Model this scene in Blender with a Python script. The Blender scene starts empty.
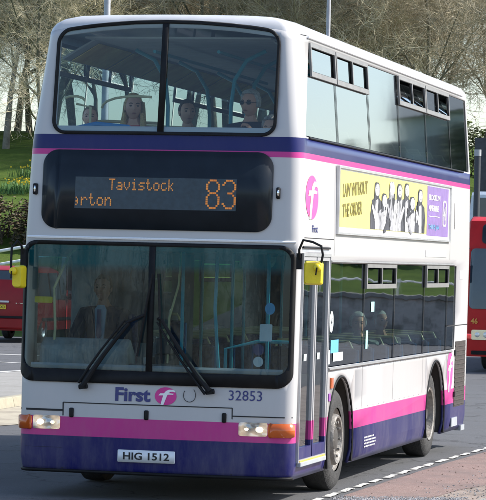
import bpy, bmesh, math, random
from mathutils import Vector, Matrix, noise as mnoise
R=random.Random(7)
PI=math.pi; rad=math.radians
scene=bpy.context.scene
C=scene.collection
def interp(x,xs,ys):
    if x<=xs[0]: return ys[0]
    for i in range(1,len(xs)):
        if x<=xs[i]:
            t=(x-xs[i-1])/(xs[i]-xs[i-1]); return ys[i-1]+t*(ys[i]-ys[i-1])
    return ys[-1]
# ------------------------------------------------------------------ materials
MATS={}
def newmat(name):
    m=bpy.data.materials.new(name); m.use_nodes=True
    nt=m.node_tree; nt.nodes.clear()
    out=nt.nodes.new('ShaderNodeOutputMaterial'); MATS[name]=m
    return m,nt,out
def N(nt,t,**k):
    n=nt.nodes.new(t)
    for a,b in k.items(): setattr(n,a,b)
    return n
def L(nt,a,b): nt.links.new(a,b)
def math_n(nt,op,a,b=None,c=None):
    n=N(nt,'ShaderNodeMath',operation=op)
    for i,v in enumerate((a,b,c)):
        if v is None: continue
        if isinstance(v,(int,float)): n.inputs[i].default_value=v
        else: L(nt,v,n.inputs[i])
    return n.outputs[0]
def mixc(nt,f,a,b,blend='MIX'):
    n=N(nt,'ShaderNodeMix',data_type='RGBA',blend_type=blend)
    if isinstance(f,(int,float)): n.inputs[0].default_value=f
    else: L(nt,f,n.inputs[0])
    for i,v in ((6,a),(7,b)):
        if isinstance(v,tuple): n.inputs[i].default_value=(*v[:3],1)
        else: L(nt,v,n.inputs[i])
    return n.outputs[2]
def noise(nt,scale,detail=4,rough=.6,coord='Object',vec=None,stretch=None):
    n=N(nt,'ShaderNodeTexNoise'); n.inputs['Scale'].default_value=scale
    n.inputs['Detail'].default_value=detail; n.inputs['Roughness'].default_value=rough
    tc=N(nt,'ShaderNodeTexCoord'); src=tc.outputs[coord]
    if stretch:
        mp=N(nt,'ShaderNodeMapping'); mp.inputs['Scale'].default_value=stretch; L(nt,src,mp.inputs[0]); src=mp.outputs[0]
    L(nt,src,n.inputs['Vector'])
    return n.outputs['Fac']
def ramp(nt,fac,stops):
    n=N(nt,'ShaderNodeValToRGB'); cr=n.color_ramp
    while len(cr.elements)<len(stops): cr.elements.new(.5)
    for e,(p,c) in zip(cr.elements,stops): e.position=p; e.color=(*c[:3],1)
    L(nt,fac,n.inputs[0]); return n.outputs[0]
def bump(nt,h,strength=.3,dist=.02):
    b=N(nt,'ShaderNodeBump'); b.inputs['Strength'].default_value=strength; b.inputs['Distance'].default_value=dist
    L(nt,h,b.inputs['Height']); return b.outputs[0]
def simple(name,col,rough=.5,metal=0,var=.12,vscale=6,bmp=0,bscale=40,spec=.5,emis=None,estr=0,coat=0):
    m,nt,out=newmat(name)
    p=N(nt,'ShaderNodeBsdfPrincipled'); L(nt,p.outputs[0],out.inputs[0])
    dark=tuple(c*(1-var) for c in col); lite=tuple(min(1,c*(1+var)) for c in col)
    f=noise(nt,vscale)
    L(nt,ramp(nt,f,[(.3,dark),(.7,lite)]),p.inputs['Base Color'])
    p.inputs['Roughness'].default_value=rough; p.inputs['Metallic'].default_value=metal
    p.inputs['Specular IOR Level'].default_value=spec; p.inputs['Coat Weight'].default_value=coat
    if bmp: L(nt,bump(nt,noise(nt,bscale),bmp),p.inputs['Normal'])
    if emis: p.inputs['Emission Color'].default_value=(*emis,1); p.inputs['Emission Strength'].default_value=estr
    return m
def glass(name,tint,ior=1.6,wave=0,wscale=1.2,band=None,rough=0.0,haze=0.0,hazecol=(.3,.33,.35)):
    m,nt,out=newmat(name)
    tr=N(nt,'ShaderNodeBsdfTransparent'); tr.inputs[0].default_value=(*tint,1)
    if band:
        z0,z1,bc=band
        tc=N(nt,'ShaderNodeTexCoord'); sp=N(nt,'ShaderNodeSeparateXYZ'); L(nt,tc.outputs['Object'],sp.inputs[0])
        mr=N(nt,'ShaderNodeMapRange'); mr.inputs[1].default_value=z0; mr.inputs[2].default_value=z1; L(nt,sp.outputs[2],mr.inputs[0])
        L(nt,mixc(nt,mr.outputs[0],tint,bc),tr.inputs[0])
    gl=N(nt,'ShaderNodeBsdfGlossy'); gl.inputs['Roughness'].default_value=rough; gl.inputs[0].default_value=(.93,.97,1,1)
    ge=N(nt,'ShaderNodeNewGeometry'); dp=N(nt,'ShaderNodeVectorMath',operation='DOT_PRODUCT'); L(nt,ge.outputs['Incoming'],dp.inputs[0]); L(nt,ge.outputs['Normal'],dp.inputs[1])
    ca=math_n(nt,'ABSOLUTE',dp.outputs['Value']); r0=((ior-1)/(ior+1))**2
    sch=math_n(nt,'ADD',math_n(nt,'MULTIPLY',math_n(nt,'POWER',math_n(nt,'SUBTRACT',1.0,ca),5.0),1-r0),r0)
    mx=N(nt,'ShaderNodeMixShader'); L(nt,sch,mx.inputs[0]); L(nt,gl.outputs[0],mx.inputs[2])
    base=tr.outputs[0]
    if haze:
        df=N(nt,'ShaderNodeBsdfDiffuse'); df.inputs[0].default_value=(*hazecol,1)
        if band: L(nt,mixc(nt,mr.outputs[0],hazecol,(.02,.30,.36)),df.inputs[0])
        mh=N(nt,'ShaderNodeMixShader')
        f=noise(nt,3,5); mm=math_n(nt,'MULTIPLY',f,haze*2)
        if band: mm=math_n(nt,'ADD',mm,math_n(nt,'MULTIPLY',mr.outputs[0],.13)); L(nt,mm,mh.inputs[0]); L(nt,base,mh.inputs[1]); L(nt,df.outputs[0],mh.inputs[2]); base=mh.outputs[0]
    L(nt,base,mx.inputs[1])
    if wave:
        b=bump(nt,noise(nt,wscale,1.5,.4,stretch=(1,1,2.2)),wave,.05); L(nt,b,gl.inputs['Normal'])
    L(nt,mx.outputs[0],out.inputs[0])
    return m
def bands(name,steps,base,rough=.3,side_dirt=True,coat=.16):
    """paint whose colour bands follow height; steps=[(z0,z1,col)]"""
    m,nt,out=newmat(name)
    p=N(nt,'ShaderNodeBsdfPrincipled'); L(nt,p.outputs[0],out.inputs[0])
    tc=N(nt,'ShaderNodeTexCoord'); sp=N(nt,'ShaderNodeSeparateXYZ'); L(nt,tc.outputs['Object'],sp.inputs[0])
    z=sp.outputs[2]
    col=mixc(nt,0.0,base,base)
    for z0,z1,c in steps:
        f=math_n(nt,'MULTIPLY',math_n(nt,'GREATER_THAN',z,z0),math_n(nt,'LESS_THAN',z,z1))
        col=mixc(nt,f,col,c)
    # road dirt: streaky, stronger low down
    f1=noise(nt,2.2,6,.7,stretch=(1,1,.35)); f2=noise(nt,14,5,.7,stretch=(1,.7,.25))
    d=math_n(nt,'MULTIPLY',ramp(nt,f1,[(.42,(0,0,0)),(.75,(1,1,1))]),.16)
    mr=N(nt,'ShaderNodeMapRange'); mr.inputs[1].default_value=.2; mr.inputs[2].default_value=1.1; mr.inputs[3].default_value=1.35; mr.inputs[4].default_value=.18
    L(nt,z,mr.inputs[0])
    d2=math_n(nt,'MULTIPLY',ramp(nt,f2,[(.45,(.1,.1,.1)),(.8,(1,1,1))]),.13)
    d=math_n(nt,'MULTIPLY',math_n(nt,'ADD',d,d2),mr.outputs[0])
    col=mixc(nt,d,col,(.30,.28,.25))
    L(nt,col,p.inputs['Base Color'])
    L(nt,math_n(nt,'ADD',math_n(nt,'MULTIPLY',d,.5),rough),p.inputs['Roughness'])
    p.inputs['Specular IOR Level'].default_value=.25; p.inputs['Coat Weight'].default_value=coat*.5; p.inputs['Coat Roughness'].default_value=.08
    L(nt,bump(nt,noise(nt,1.1,3,.5),.28,.03),p.inputs['Normal'])
    return m
NAVY=(.006,.008,.10); PINK=(.50,.035,.23); WHITE=(.49,.48,.48)
paint=bands('bus_paint',[(0,.55,NAVY),(.55,.72,PINK),(3.045,3.095,PINK),(3.095,3.225,NAVY)],WHITE)
inner=simple('interior_lining',(.48,.51,.52),.6)
inner_dark=simple('interior_dark',(.05,.055,.06),.6)
dark_floor=simple('bus_floor',(.08,.085,.10),.7)
rubber=simple('black_rubber',(.012,.012,.013),.55,var=.3,spec=.18)
gloss_black=simple('black_glazing',(.009,.014,.020),.30,var=.2,coat=.05,spec=.3)
gap=simple('seam_dark',(.02,.02,.022),.8)  # plain dark colour of the seams and panel joints
steel=simple('aluminium_trim',(.55,.55,.56),.42,.75,var=.12)
silver=simple('silver_paint',(.55,.55,.56),.4,.2)
navy=simple('navy_lettering',(.03,.035,.16),.35)
magenta=simple('magenta_vinyl',(.62,.03,.26),.35)
pinkv=simple('pink_vinyl',(.80,.085,.33),.35)
whitev=simple('white_vinyl',(.82,.82,.82),.4,var=.04)
yellowp=simple('yellow_plastic',(.75,.58,.015),.45,bmp=.15)
orange=simple('amber_lens',(.55,.10,.008),.2,coat=.5)
redlens=simple('red_lens',(.5,.01,.01),.2,coat=.5)
tyre=simple('tyre_rubber',(.035,.034,.033),.85,var=.35,vscale=12,bmp=.5)
hubm=simple('dusty_wheel_steel',(.22,.205,.185),.5,.35,var=.4,vscale=14,bmp=.3)
hubdark=simple('wheel_recess',(.05,.045,.04),.8)
plate_w=simple('plate_white',(.72,.74,.76),.35,var=.03)
plate_y=simple('plate_yellow',(.75,.55,.03),.35,var=.03)
ink=simple('black_ink',(.012,.012,.014),.5)
led=simple('amber_led',(.6,.24,.05),.5,emis=(1,.36,.07),estr=.12,var=0)
ledpanel=simple('led_display',(.022,.038,.055),.3,var=.25,vscale=20,coat=.1,spec=.4)
chrome=simple('reflector',(.8,.8,.8),.12,1,var=.05)
lampglow=simple('lit_bulb',(1,.9,.75),.3,emis=(1,.74,.42),estr=9,var=0)
def lampmat():
    m,nt,out=newmat('lamp_reflector_glow'); p=N(nt,'ShaderNodeBsdfPrincipled'); L(nt,p.outputs[0],out.inputs[0])
    p.inputs['Metallic'].default_value=.85; p.inputs['Roughness'].default_value=.22; p.inputs['Base Color'].default_value=(.40,.40,.41,1)
    f=noise(nt,9,1,.4); L(nt,bump(nt,noise(nt,14,1,.5),.5,.03),p.inputs['Normal'])
    p.inputs['Emission Color'].default_value=(1,.74,.45,1)
    L(nt,ramp(nt,f,[(.42,(.0,.0,.0)),(.62,(.3,.28,.25))]),p.inputs['Emission Strength'])  # bulb light caught by the reflector, painted in as patchy emission
    return m
lampref=lampmat()
lens=glass('headlamp_lens',(.93,.93,.93),1.5,wave=.6,wscale=60)
ws_glass=glass('windscreen_glass',(.46,.56,.58),1.42,wave=.02,wscale=1.4,band=(2.0,2.08,(.06,.26,.30)),haze=.035,hazecol=(.20,.26,.31))  # grey-blue haze colour strengthens the look of reflections
uw_glass=glass('upper_windscreen_glass',(.66,.75,.77),1.52,wave=.02,haze=.07,hazecol=(.25,.30,.33))
side_glass=glass('side_window_glass',(.36,.46,.44),2.3,wave=.018,wscale=1.6,haze=.22,hazecol=(.56,.62,.46),rough=.02)  # olive haze colour meant to read as the bright reflected bank
upper_glass=glass('upper_side_glass',(.13,.17,.17),3.6,wave=.010,wscale=1.3,haze=.33,hazecol=(.74,.79,.78),rough=.04)  # pale haze colour meant to read as bright reflected sky
dim_glass=glass('offside_lower_glass',(.20,.25,.26),1.5,wave=.01,haze=.03,hazecol=(.30,.36,.38))
far_glass=glass('offside_window_glass',(.58,.72,.74),1.35,wave=.01,haze=.05,hazecol=(.40,.48,.50))
car_glass=glass('car_glass',(.12,.15,.16),1.6)
sill_alu=simple('window_trim_alu',(.24,.235,.23),.5,.4)
teal=simple('teal_handrail',(.03,.36,.46),.35)
cream=simple('cream_grip',(.75,.66,.36),.4)
seatblue=simple('seat_blue_plastic',(.03,.28,.62),.4)
fabric=simple('seat_fabric',(.035,.05,.12),.9,var=.6,vscale=30)
tan=simple('cove_poster',(.98,.58,.20),.6,var=.45,vscale=2.2)
concretegrey=simple('grey_paint',(.34,.36,.38),.5)
adyellow=simple('ad_yellow_print',(.70,.64,.18),.45,var=.05)
adpurple=simple('ad_purple_print',(.22,.14,.36),.45,var=.15,vscale=9)
adwhite=simple('ad_white_print',(.80,.80,.80),.45,var=.04)
adgrey=simple('ad_grey_print',(.33,.33,.35),.5,var=.7,vscale=9)
addark=simple('ad_dark_print',(.04,.04,.05),.5,var=.7,vscale=7)
adlight=simple('ad_light_print',(.50,.50,.51),.5,var=.6,vscale=16)
adolive=simple('ad_olive_ink',(.16,.13,.02),.5,var=.5,vscale=20)
vent=simple('engine_grille',(.035,.028,.024),.8,var=.5,vscale=20)
stickblue=simple('blue_sticker',(.12,.42,.70),.4)
stickwhite=simple('white_sticker',(.72,.78,.80),.4)
# ------------------------------------------------------------------ mesh helpers
class MB:
    def __init__(s): s.v=[]; s.f=[]; s.m=[]
    def add(s,vs,fs,mi=0):
        o=len(s.v); s.v+=[tuple(v) for v in vs]; s.f+=[tuple(i+o for i in f) for f in fs]; s.m+=[mi]*len(fs); return s
    def box(s,x0,x1,y0,y1,z0,z1,mi=0):
        v=[(x,y,z) for z in (z0,z1) for y in (y0,y1) for x in (x0,x1)]
        return s.add(v,[(0,2,3,1),(4,5,7,6),(0,1,5,4),(2,6,7,3),(0,4,6,2),(1,3,7,5)],mi)
    def prism(s,pts,axis,a,b,mi=0):
        """extrude a 2D outline along axis from a to b"""
        def P(p,w):
            return (w,p[0],p[1]) if axis=='x' else ((p[0],w,p[1]) if axis=='y' else (p[0],p[1],w))
        n=len(pts); v=[P(p,a) for p in pts]+[P(p,b) for p in pts]
        f=[tuple(range(n)),tuple(range(2*n-1,n-1,-1))]+[(i,i+n,(i+1)%n+n,(i+1)%n) for i in range(n)]
        return s.add(v,f,mi)
    def tube(s,path,r,n=8,mi=0,cap=True):
        path=[Vector(p) for p in path]; k=len(path)
        rs=r if isinstance(r,(list,tuple)) else [r]*k
        base=len(s.v); up=Vector((0,0,1)); prev=None
        for i,p in enumerate(path):
            d=(path[min(i+1,k-1)]-path[max(i-1,0)])
            if d.length<1e-9: d=Vector((0,0,1))
            d.normalize()
            if prev is None:
                a=d.orthogonal().normalized()
            else:
                a=(prev-d*prev.dot(d))
                a=a.normalized() if a.length>1e-6 else d.orthogonal().normalized()
            prev=a; b=d.cross(a)
            for j in range(n):
                t=2*PI*j/n; s.v.append(tuple(p+(a*math.cos(t)+b*math.sin(t))*rs[i]))
        for i in range(k-1):
            for j in range(n):
                s.f.append((base+i*n+j,base+i*n+(j+1)%n,base+(i+1)*n+(j+1)%n,base+(i+1)*n+j)); s.m.append(mi)
        if cap:
            s.f.append(tuple(base+j for j in range(n-1,-1,-1))); s.m.append(mi)
            s.f.append(tuple(base+(k-1)*n+j for j in range(n))); s.m.append(mi)
        return s
    def lathe(s,prof,origin,axis='x',n=32,mi=0,sgn=1):
        """prof: (along,radius)"""
        base=len(s.v); k=len(prof); o=Vector(origin)
        for a,r in prof:
            for j in range(n):
                t=2*PI*j/n; c,d=r*math.cos(t),r*math.sin(t)
                q=Vector((a*sgn,c,d)) if axis=='x' else (Vector((c,a*sgn,d)) if axis=='y' else Vector((c,d,a*sgn)))
                s.v.append(tuple(o+q))
        for i in range(k-1):
            for j in range(n):
                s.f.append((base+i*n+j,base+i*n+(j+1)%n,base+(i+1)*n+(j+1)%n,base+(i+1)*n+j)); s.m.append(mi)
        return s
    def ell(s,c,r,n=12,m=8,mi=0,rot=None,fn=None):
        base=len(s.v); c=Vector(c)
        for i in range(m+1):
            th=PI*i/m
            for j in range(n):
                ph=2*PI*j/n
                q=Vector((r[0]*math.sin(th)*math.cos(ph),r[1]*math.sin(th)*math.sin(ph),r[2]*math.cos(th)))
                if fn: q=fn(q)
                if rot: q=rot@q
                s.v.append(tuple(c+q))
        for i in range(m):
            for j in range(n):
                s.f.append((base+i*n+j,base+(i+1)*n+j,base+(i+1)*n+(j+1)%n,base+i*n+(j+1)%n)); s.m.append(mi)
        return s
    def mesh(s,name,mats,smooth=False,weld=0):
        me=bpy.data.meshes.new(name); me.from_pydata(s.v,[],s.f)
        for m in (mats if isinstance(mats,(list,tuple)) else [mats]): me.materials.append(m)
        me.polygons.foreach_set('material_index',s.m)
        if smooth: me.polygons.foreach_set('use_smooth',[True]*len(s.f))
        if weld:
            bm=bmesh.new(); bm.from_mesh(me); bmesh.ops.remove_doubles(bm,verts=bm.verts,dist=weld)
            bmesh.ops.recalc_face_normals(bm,faces=bm.faces); bm.to_mesh(me); bm.free()
        me.update(); return me
    def build(s,name,mats,parent=None,smooth=False,weld=0,bevel=0,local=False,fixn=True):
        me=s.mesh(name,mats,smooth,weld)
        if fixn and not weld:
            bm=bmesh.new(); bm.from_mesh(me); bmesh.ops.recalc_face_normals(bm,faces=bm.faces); bm.to_mesh(me); bm.free()
        o=link(name,me,parent,local)
        if bevel:
            b=o.modifiers.new('b','BEVEL'); b.width=bevel; b.segments=2; b.limit_method='ANGLE'
        if smooth:
            try: me.set_sharp_from_angle(angle=rad(38))
            except Exception: pass
        return o
def worldloc(o):
    p=Vector((0,0,0))
    while o: p+=Vector(o.location); o=o.parent
    return p
def link(name,me,parent=None,local=False):
    o=bpy.data.objects.new(name,me); C.objects.link(o)
    if parent:
        o.parent=parent
        if not local: o.location=-worldloc(parent)
    return o
def tag(o,label=None,cat=None,group=None,kind=None):
    if label: o['label']=label
    if cat: o['category']=cat
    if group: o['group']=group
    if kind: o['kind']=kind
    return o
def empty(name,loc,label,cat,group=None,rz=0):
    o=bpy.data.objects.new(name,None); C.objects.link(o); o.location=loc; o.rotation_euler=(0,0,rz)
    o.empty_display_size=.3
    return tag(o,label,cat,group)
def copy_tree(o,parent=None):
    c=o.copy(); C.objects.link(c)
    if parent: c.parent=parent
    for ch in list(o.children): copy_tree(ch,c)
    return c
def rrect(x0,x1,z0,z1,r,n=6):
    pts=[]
    for cx,cz,a0 in ((x1-r,z1-r,0),(x0+r,z1-r,90),(x0+r,z0+r,180),(x1-r,z0+r,270)):
        for i in range(n+1):
            a=rad(a0+90*i/n); pts.append((cx+r*math.cos(a),cz+r*math.sin(a)))
    return pts
def ell2(cx,cz,rx,rz,n=28):
    return [(cx+rx*math.cos(2*PI*i/n),cz+rz*math.sin(2*PI*i/n)) for i in range(n)]
def flat2d(loops,cuts=(),vcuts=()):
    """fill outline loops (outer+holes) in 2D, cut by vertical lines so it can bend; returns verts2d, faces"""
    bm=bmesh.new(); edges=[]
    for lp in loops:
        vs=[bm.verts.new((p[0],0,p[1])) for p in lp]
        for i in range(len(vs)): edges.append(bm.edges.new((vs[i],vs[(i+1)%len(vs)])))
    if len(loops)==1: bm.faces.new([e.verts[0] for e in edges] if False else list(bm.verts))
    else: bmesh.ops.triangle_fill(bm,use_beauty=True,edges=edges,normal=(0,-1,0))
    for c in cuts:
        bmesh.ops.bisect_plane(bm,geom=bm.verts[:]+bm.edges[:]+bm.faces[:],plane_co=(c,0,0),plane_no=(1,0,0))
    for c in vcuts:
        bmesh.ops.bisect_plane(bm,geom=bm.verts[:]+bm.edges[:]+bm.faces[:],plane_co=(0,0,c),plane_no=(0,0,1))
    bmesh.ops.triangulate(bm,faces=[f for f in bm.faces if len(f.verts)>4])
    bm.verts.index_update()
    v=[(x.co.x,x.co.z) for x in bm.verts]; f=[tuple(x.index for x in fc.verts) for fc in bm.faces]; bm.free()
    return v,f
_txt={}
def text2d(s,bold=0,res=3):
    """outline font text -> 2D verts, faces (height about 1)"""
    k=(s,bold)
    if k in _txt: return _txt[k]
    cu=bpy.data.curves.new('t','FONT'); cu.body=s; cu.size=1; cu.offset=bold; cu.resolution_u=res
    o=bpy.data.objects.new('t',cu); C.objects.link(o)
    dg=bpy.context.evaluated_depsgraph_get(); me=bpy.data.meshes.new_from_object(o.evaluated_get(dg))
    v=[(p.co.x,p.co.y) for p in me.vertices]; f=[tuple(p.vertices) for p in me.polygons]
    C.objects.unlink(o); bpy.data.objects.remove(o); bpy.data.meshes.remove(me); bpy.data.curves.remove(cu)
    _txt[k]=(v,f); return v,f
def fit_text(s,x0,x1,z0,z1,bold=0):
    v,f=text2d(s,bold)
    a=min(p[0] for p in v); b=max(p[0] for p in v); c=min(p[1] for p in v); d=max(p[1] for p in v)
    return [(x0+(p[0]-a)/(b-a)*(x1-x0), z0+(p[1]-c)/(d-c)*(z1-z0)) for p in v],f
# ------------------------------------------------------------------ bus shape functions
BOW=.04
def Wd(z): return interp(z,[.2,.34,2.3,3.2,4.15],[1.215,1.25,1.262,1.25,1.175])
def Fy(z): return interp(z,[.2,.30,.8,2.3,3.2,4.15],[.03,0,.002,.055,.115,.24])
def rx(z): return interp(z,[2.25,3.0,4.15],[.13,.14,.155])
def ry(z): return interp(z,[2.25,3.0,4.15],[.13,.17,.36])
def frontY(x,z):
    W=Wd(z); r=rx(z); l=W-r; a=abs(x)
    if a<=l: return Fy(z)+BOW*(a/l)**2
    t=min(1,(a-l)/r); return Fy(z)+BOW+ry(z)*(1-math.sqrt(max(0,1-t*t)))
def yb(z): return Fy(z)+BOW+.12
def WF(z): return interp(z,[3.0,3.24,4.09],[.40,.33,.66]) if z>2.3 else .50
def sideX(y,z):
    W=Wd(z); yj=Fy(z)+BOW+ry(z)
    if y>=yj: return W
    t=min(1,(yj-y)/ry(z)); return W-rx(z)+rx(z)*math.sqrt(max(0,1-t*t))
def cam_(x,z):
    return .105*max(0,1-(x/1.12)**2)*max(0,min(1,(z-3.75)/.38))
def fmap(x,z,off=0):
    e=.01; dy=(frontY(x+e,z)-frontY(x-e,z))/(2*e); dz=(frontY(x,z+e)-frontY(x,z-e))/(2*e)
    dy=max(-6,min(6,dy)); n=Vector((dy,-1,dz)).normalized()
    return Vector((x,frontY(x,z)-.12*cam_(x,z)*0,z+cam_(x,z)))+n*off
def smap(y,z,off=0,sgn=1):
    return Vector((sgn*(sideX(y,z)+off),y,z))
FC=[-1.25+.03*i for i in range(16)]+[-.6,-.3,0,.3,.6]+[1.235-.03*i for i in range(16)]
def front_patch(loops,off,name,mat,parent,thick=0,extra=()):
    v,f=flat2d(loops,[c for c in FC],extra)
    b=MB(); b.add([fmap(x,z,off) for x,z in v],f)
    o=b.build(name,mat,parent,smooth=True)
    if thick: m=o.modifiers.new('s','SOLIDIFY'); m.thickness=thick; m.offset=0
    return o
def front_text(s,x0,x1,z0,z1,off,name,mat,parent,bold=0):
    v,f=fit_text(s,x0,x1,z0,z1,bold); b=MB(); b.add([fmap(x,z,off) for x,z in v],f); return b.build(name,mat,parent)
def side_patch(loops,off,mb,mi=0,cuts=(),sgn=1):
    v,f=flat2d(loops,cuts); mb.add([smap(y,z,off,sgn) for y,z in v],f,mi)
def side_text(s,y0,y1,z0,z1,off,mb,mi=0,bold=0,skew=0):
    v,f=fit_text(s,y0,y1,z0,z1,bold); mb.add([smap(y,z+skew*(y-y0),off) for y,z in v],f,mi)
# ------------------------------------------------------------------ THE BUS
BUS=empty('double_decker_bus',(0,4.8,0),'white double decker bus with navy and pink bands and headlights on','bus')
ROWS=[.225,.28,.38,.55,.72,.86,1.0,1.10,1.17,1.6,2.13,2.21,2.30,2.45,2.6,2.75,2.9,3.05,3.15,3.24,3.30,3.6,3.85,4.09,4.15]
REAR=9.70
def bus_body():
    b=MB()
    # front wall
    cs=[-1-t/6 for t in range(6,0,-1)]+[-1,-.95,-.6,-.3,0,.3,.6,.95,1]+[1+t/6 for t in range(1,7)]
    def fp(c,z):
        W=Wd(z); l=W-rx(z); a=abs(c); s=1 if c>=0 else -1
        if a==.95 and 3.2<z<4.12: x=.997; return (s*x,Fy(z)+BOW*(x/l)**2,z)
        if a<=1: x=a*l; return (s*x,Fy(z)+BOW*a*a,z)
        yj=Fy(z)+BOW+ry(z); sn=(yj-yb(z))/ry(z); pe=math.acos(max(0,min(1,sn)))  # angle measured from front normal
        ph=(a-1)*pe
        return (s*(l+rx(z)*math.sin(ph)), Fy(z)+BOW+ry(z)*(1-math.cos(ph)), z)
    g=[[(lambda q:(q[0],q[1],q[2]+cam_(q[0],q[2])))(fp(c,z)) for c in cs] for z in ROWS]
    for i in range(len(ROWS)-1):
        zc=(ROWS[i]+ROWS[i+1])/2
        for j in range(len(cs)-1):
            cc=abs((cs[j]+cs[j+1])/2)
            if 1.10<zc<2.21 and cc<1.45: continue
            if 3.30<zc<4.09 and cc<.95: continue
            b.add([g[i][j],g[i][j+1],g[i+1][j+1],g[i+1][j]],[(0,1,2,3)])
    AR=.60; AC=.46
    arches=(2.12,7.47)
    for sg in (1,-1):
        cols=[lambda z:yb(z),lambda z:yb(z)+.03,WF]+[(lambda k:(lambda z:max(k,WF(z)+.01)))(k) for k in (.62,.76,.92,1.40,1.44,1.47,2.80,4.0,6.79,8.15,8.72,9.55,9.62)]
        nc=len(cols)
        for i in range(len(ROWS)-1):
            z0,z1=ROWS[i],ROWS[i+1]; zc=(z0+z1)/2
            for j in range(nc-1):
                ya=cols[j](zc); yc=cols[j+1](zc); ym=(ya+yc)/2
                if zc<1.17 and (1.44<ym<2.80 or 6.79<ym<8.15): continue
                if sg>0 and 1<=j<=6 and ya<1.39 and .38<zc<2.21: continue          # doorway
                if 1.17<zc<2.13:
                    if sg>0 and 1.47<ym<8.72: continue
                    if sg<0 and .51<ym<8.72 : continue
                if 3.24<zc<4.09 and j>=2 and ym<9.55: continue
                if yc-ya<.002: continue
                P=[smap(cols[j](z0),z0,0,sg),smap(cols[j+1](z0),z0,0,sg),smap(cols[j+1](z1),z1,0,sg),smap(cols[j](z1),z1,0,sg)]
                b.add(P,[(0,1,2,3)])
        # arch panels
        for (y0,y1,yc) in ((1.44,2.80,arches[0]),(6.79,8.15,arches[1])):
            z0,z1=.225,1.17
            a0=math.asin((z0-AC)/AR); angs=[a0+(PI-2*a0)*k/36 for k in range(37)]
            angs+= [math.atan2(z1-AC,y1-yc),math.atan2(z1-AC,y0-yc)]; angs=sorted(angs)
            inn=[];out=[]
            for a in angs:
                c,s=math.cos(a),math.sin(a); inn.append((yc+AR*c,AC+AR*s))
                t=1e9
                if c>1e-6: t=min(t,(y1-yc)/c)
                if c<-1e-6: t=min(t,(y0-yc)/c)
                if s>1e-6: t=min(t,(z1-AC)/s)
                if s<-1e-6: t=min(t,max((z0-AC)/s,AR))
                out.append((yc+t*c,AC+t*s))
            out[0]=(y1,z0); out[-1]=(y0,z0)
            for k in range(len(angs)-1):
                q=[inn[k],out[k],out[k+1],inn[k+1]]
                b.add([smap(y,z,0,sg) for y,z in q],[(0,1,2,3)])
    # rear wall with rounded corners
    cr=[(1,0),(1,0.5),(1,1)]
    for i in range(len(ROWS)-1):
        pts=[]
        for z in (ROWS[i],ROWS[i+1]):
            W=Wd(z); row=[]
            for k in range(4):
                a=PI/2*k/3; row.append((W-.08+.08*math.cos(a),9.62+.08*math.sin(a),z))
            row+= [(-x,y,zz) for x,y,zz in reversed(row)]
            pts.append(row)
        for k in range(len(pts[0])-1):
            b.add([pts[0][k],pts[0][k+1],pts[1][k+1],pts[1][k]],[(0,1,2,3)])
    o=b.build('body',[paint,inner],BUS,smooth=True,weld=.002)
    m=o.modifiers.new('s','SOLIDIFY'); m.thickness=.028; m.offset=-1; m.material_offset=1; m.material_offset_rim=0
    # roof
    r=MB(); prof=[(4.15,0,0),(4.185,.012,.015),(4.225,.045,.045),(4.26,.11,.09),(4.29,.23,.17),(4.315,.45,.34),(4.33,.8,.9)]
    rings=[]
    for z,ins,fb in prof:
        ring=[]
        Z=4.15
        half=[]
        for c in [t/14 for t in range(15)]:
            x=c*(Wd(Z)-rx(Z)); half.append((x,Fy(Z)+BOW*c*c))
        for k in range(1,9):
            ph=PI/2*k/8; half.append((Wd(Z)-rx(Z)+rx(Z)*math.sin(ph),Fy(Z)+BOW+ry(Z)*(1-math.cos(ph))))
        half+=[(Wd(Z),y) for y in (1.5,3,4.5,6,7.5,9)]
        for k in range(5):
            a=PI/2*k/4; half.append((Wd(Z)-.08+.08*math.cos(a),9.62+.08*math.sin(a)))
        half+=[(.6,9.70),(0,9.70)]
        full=half+[(-x,y) for x,y in reversed(half[1:-1])]
        for x,y in full:
            sx=(Wd(Z)-ins)/Wd(Z); y2=y
            cy=4.9
            f=(y-cy)/4.8
            y2=y+(fb if f<0 else -fb*.5)*min(1,abs(f)**6) if True else y
            ff=max(0,min(1,(2.6-y)/2.0))
            ring.append((x*sx,y2,z+.105*max(0,1-(x*sx/1.12)**2)*ff*max(0,1-(z-4.15)/.175)))
        rings.append(ring)
    n=len(rings[0])
    for i in range(len(rings)-1):
        for j in range(n): r.add([rings[i][j],rings[i][(j+1)%n],rings[i+1][(j+1)%n],rings[i+1][j]],[(0,1,2,3)])
    r.add(rings[-1],[tuple(range(n))])
    ro=r.build('roof',[simple('roof_paint',(.52,.515,.52),.35,var=.06,coat=.3)],BUS,smooth=True,weld=.002)
    # gutter bead along the side of the roof
    for sg in (1,-1):
        g=MB(); g.tube([smap(y,4.135,.008,sg) for y in [.62+.3*i for i in range(30)]],.011,6); g.build('gutter',steel if sg<0 else whitev,BUS,smooth=True)
bus_body()
def inset_box(name,pts,mat,parent): pass
# ---- front glazing
def glazed(name,x0,x1,z0,z1,r,b0,b1,bt,gm,div,dx=0,extra=()):
    out=rrect(x0,x1,z0,z1,r,8); inn=rrect(x0+b0,x1-b0,z0+b1,z1-bt,r*.8,8)
    g=front_patch([inn],.004,name,gm,BUS,extra=[z0+.2*k for k in range(1,6)])
    k=front_patch([out,inn],.009,'gasket',rubber,g,thick=.016); k.location=(0,0,0)
    d=front_patch([[(dx-.028,z0+b1),(dx+.028,z0+b1),(dx+.028,z1-bt),(dx-.028,z1-bt)]],.007,'divider',rubber,g,thick=.018); d.location=(0,0,0)
    return g
ws=glazed('windscreen',-1.25,1.225,1.025,2.275,.13,.035,.115,.035,ws_glass,True,-.045)
uw=glazed('upper_windscreen',-1.028,1.018,3.225,4.145,.12,.028,.028,.028,uw_glass,True,-.02)
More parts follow.
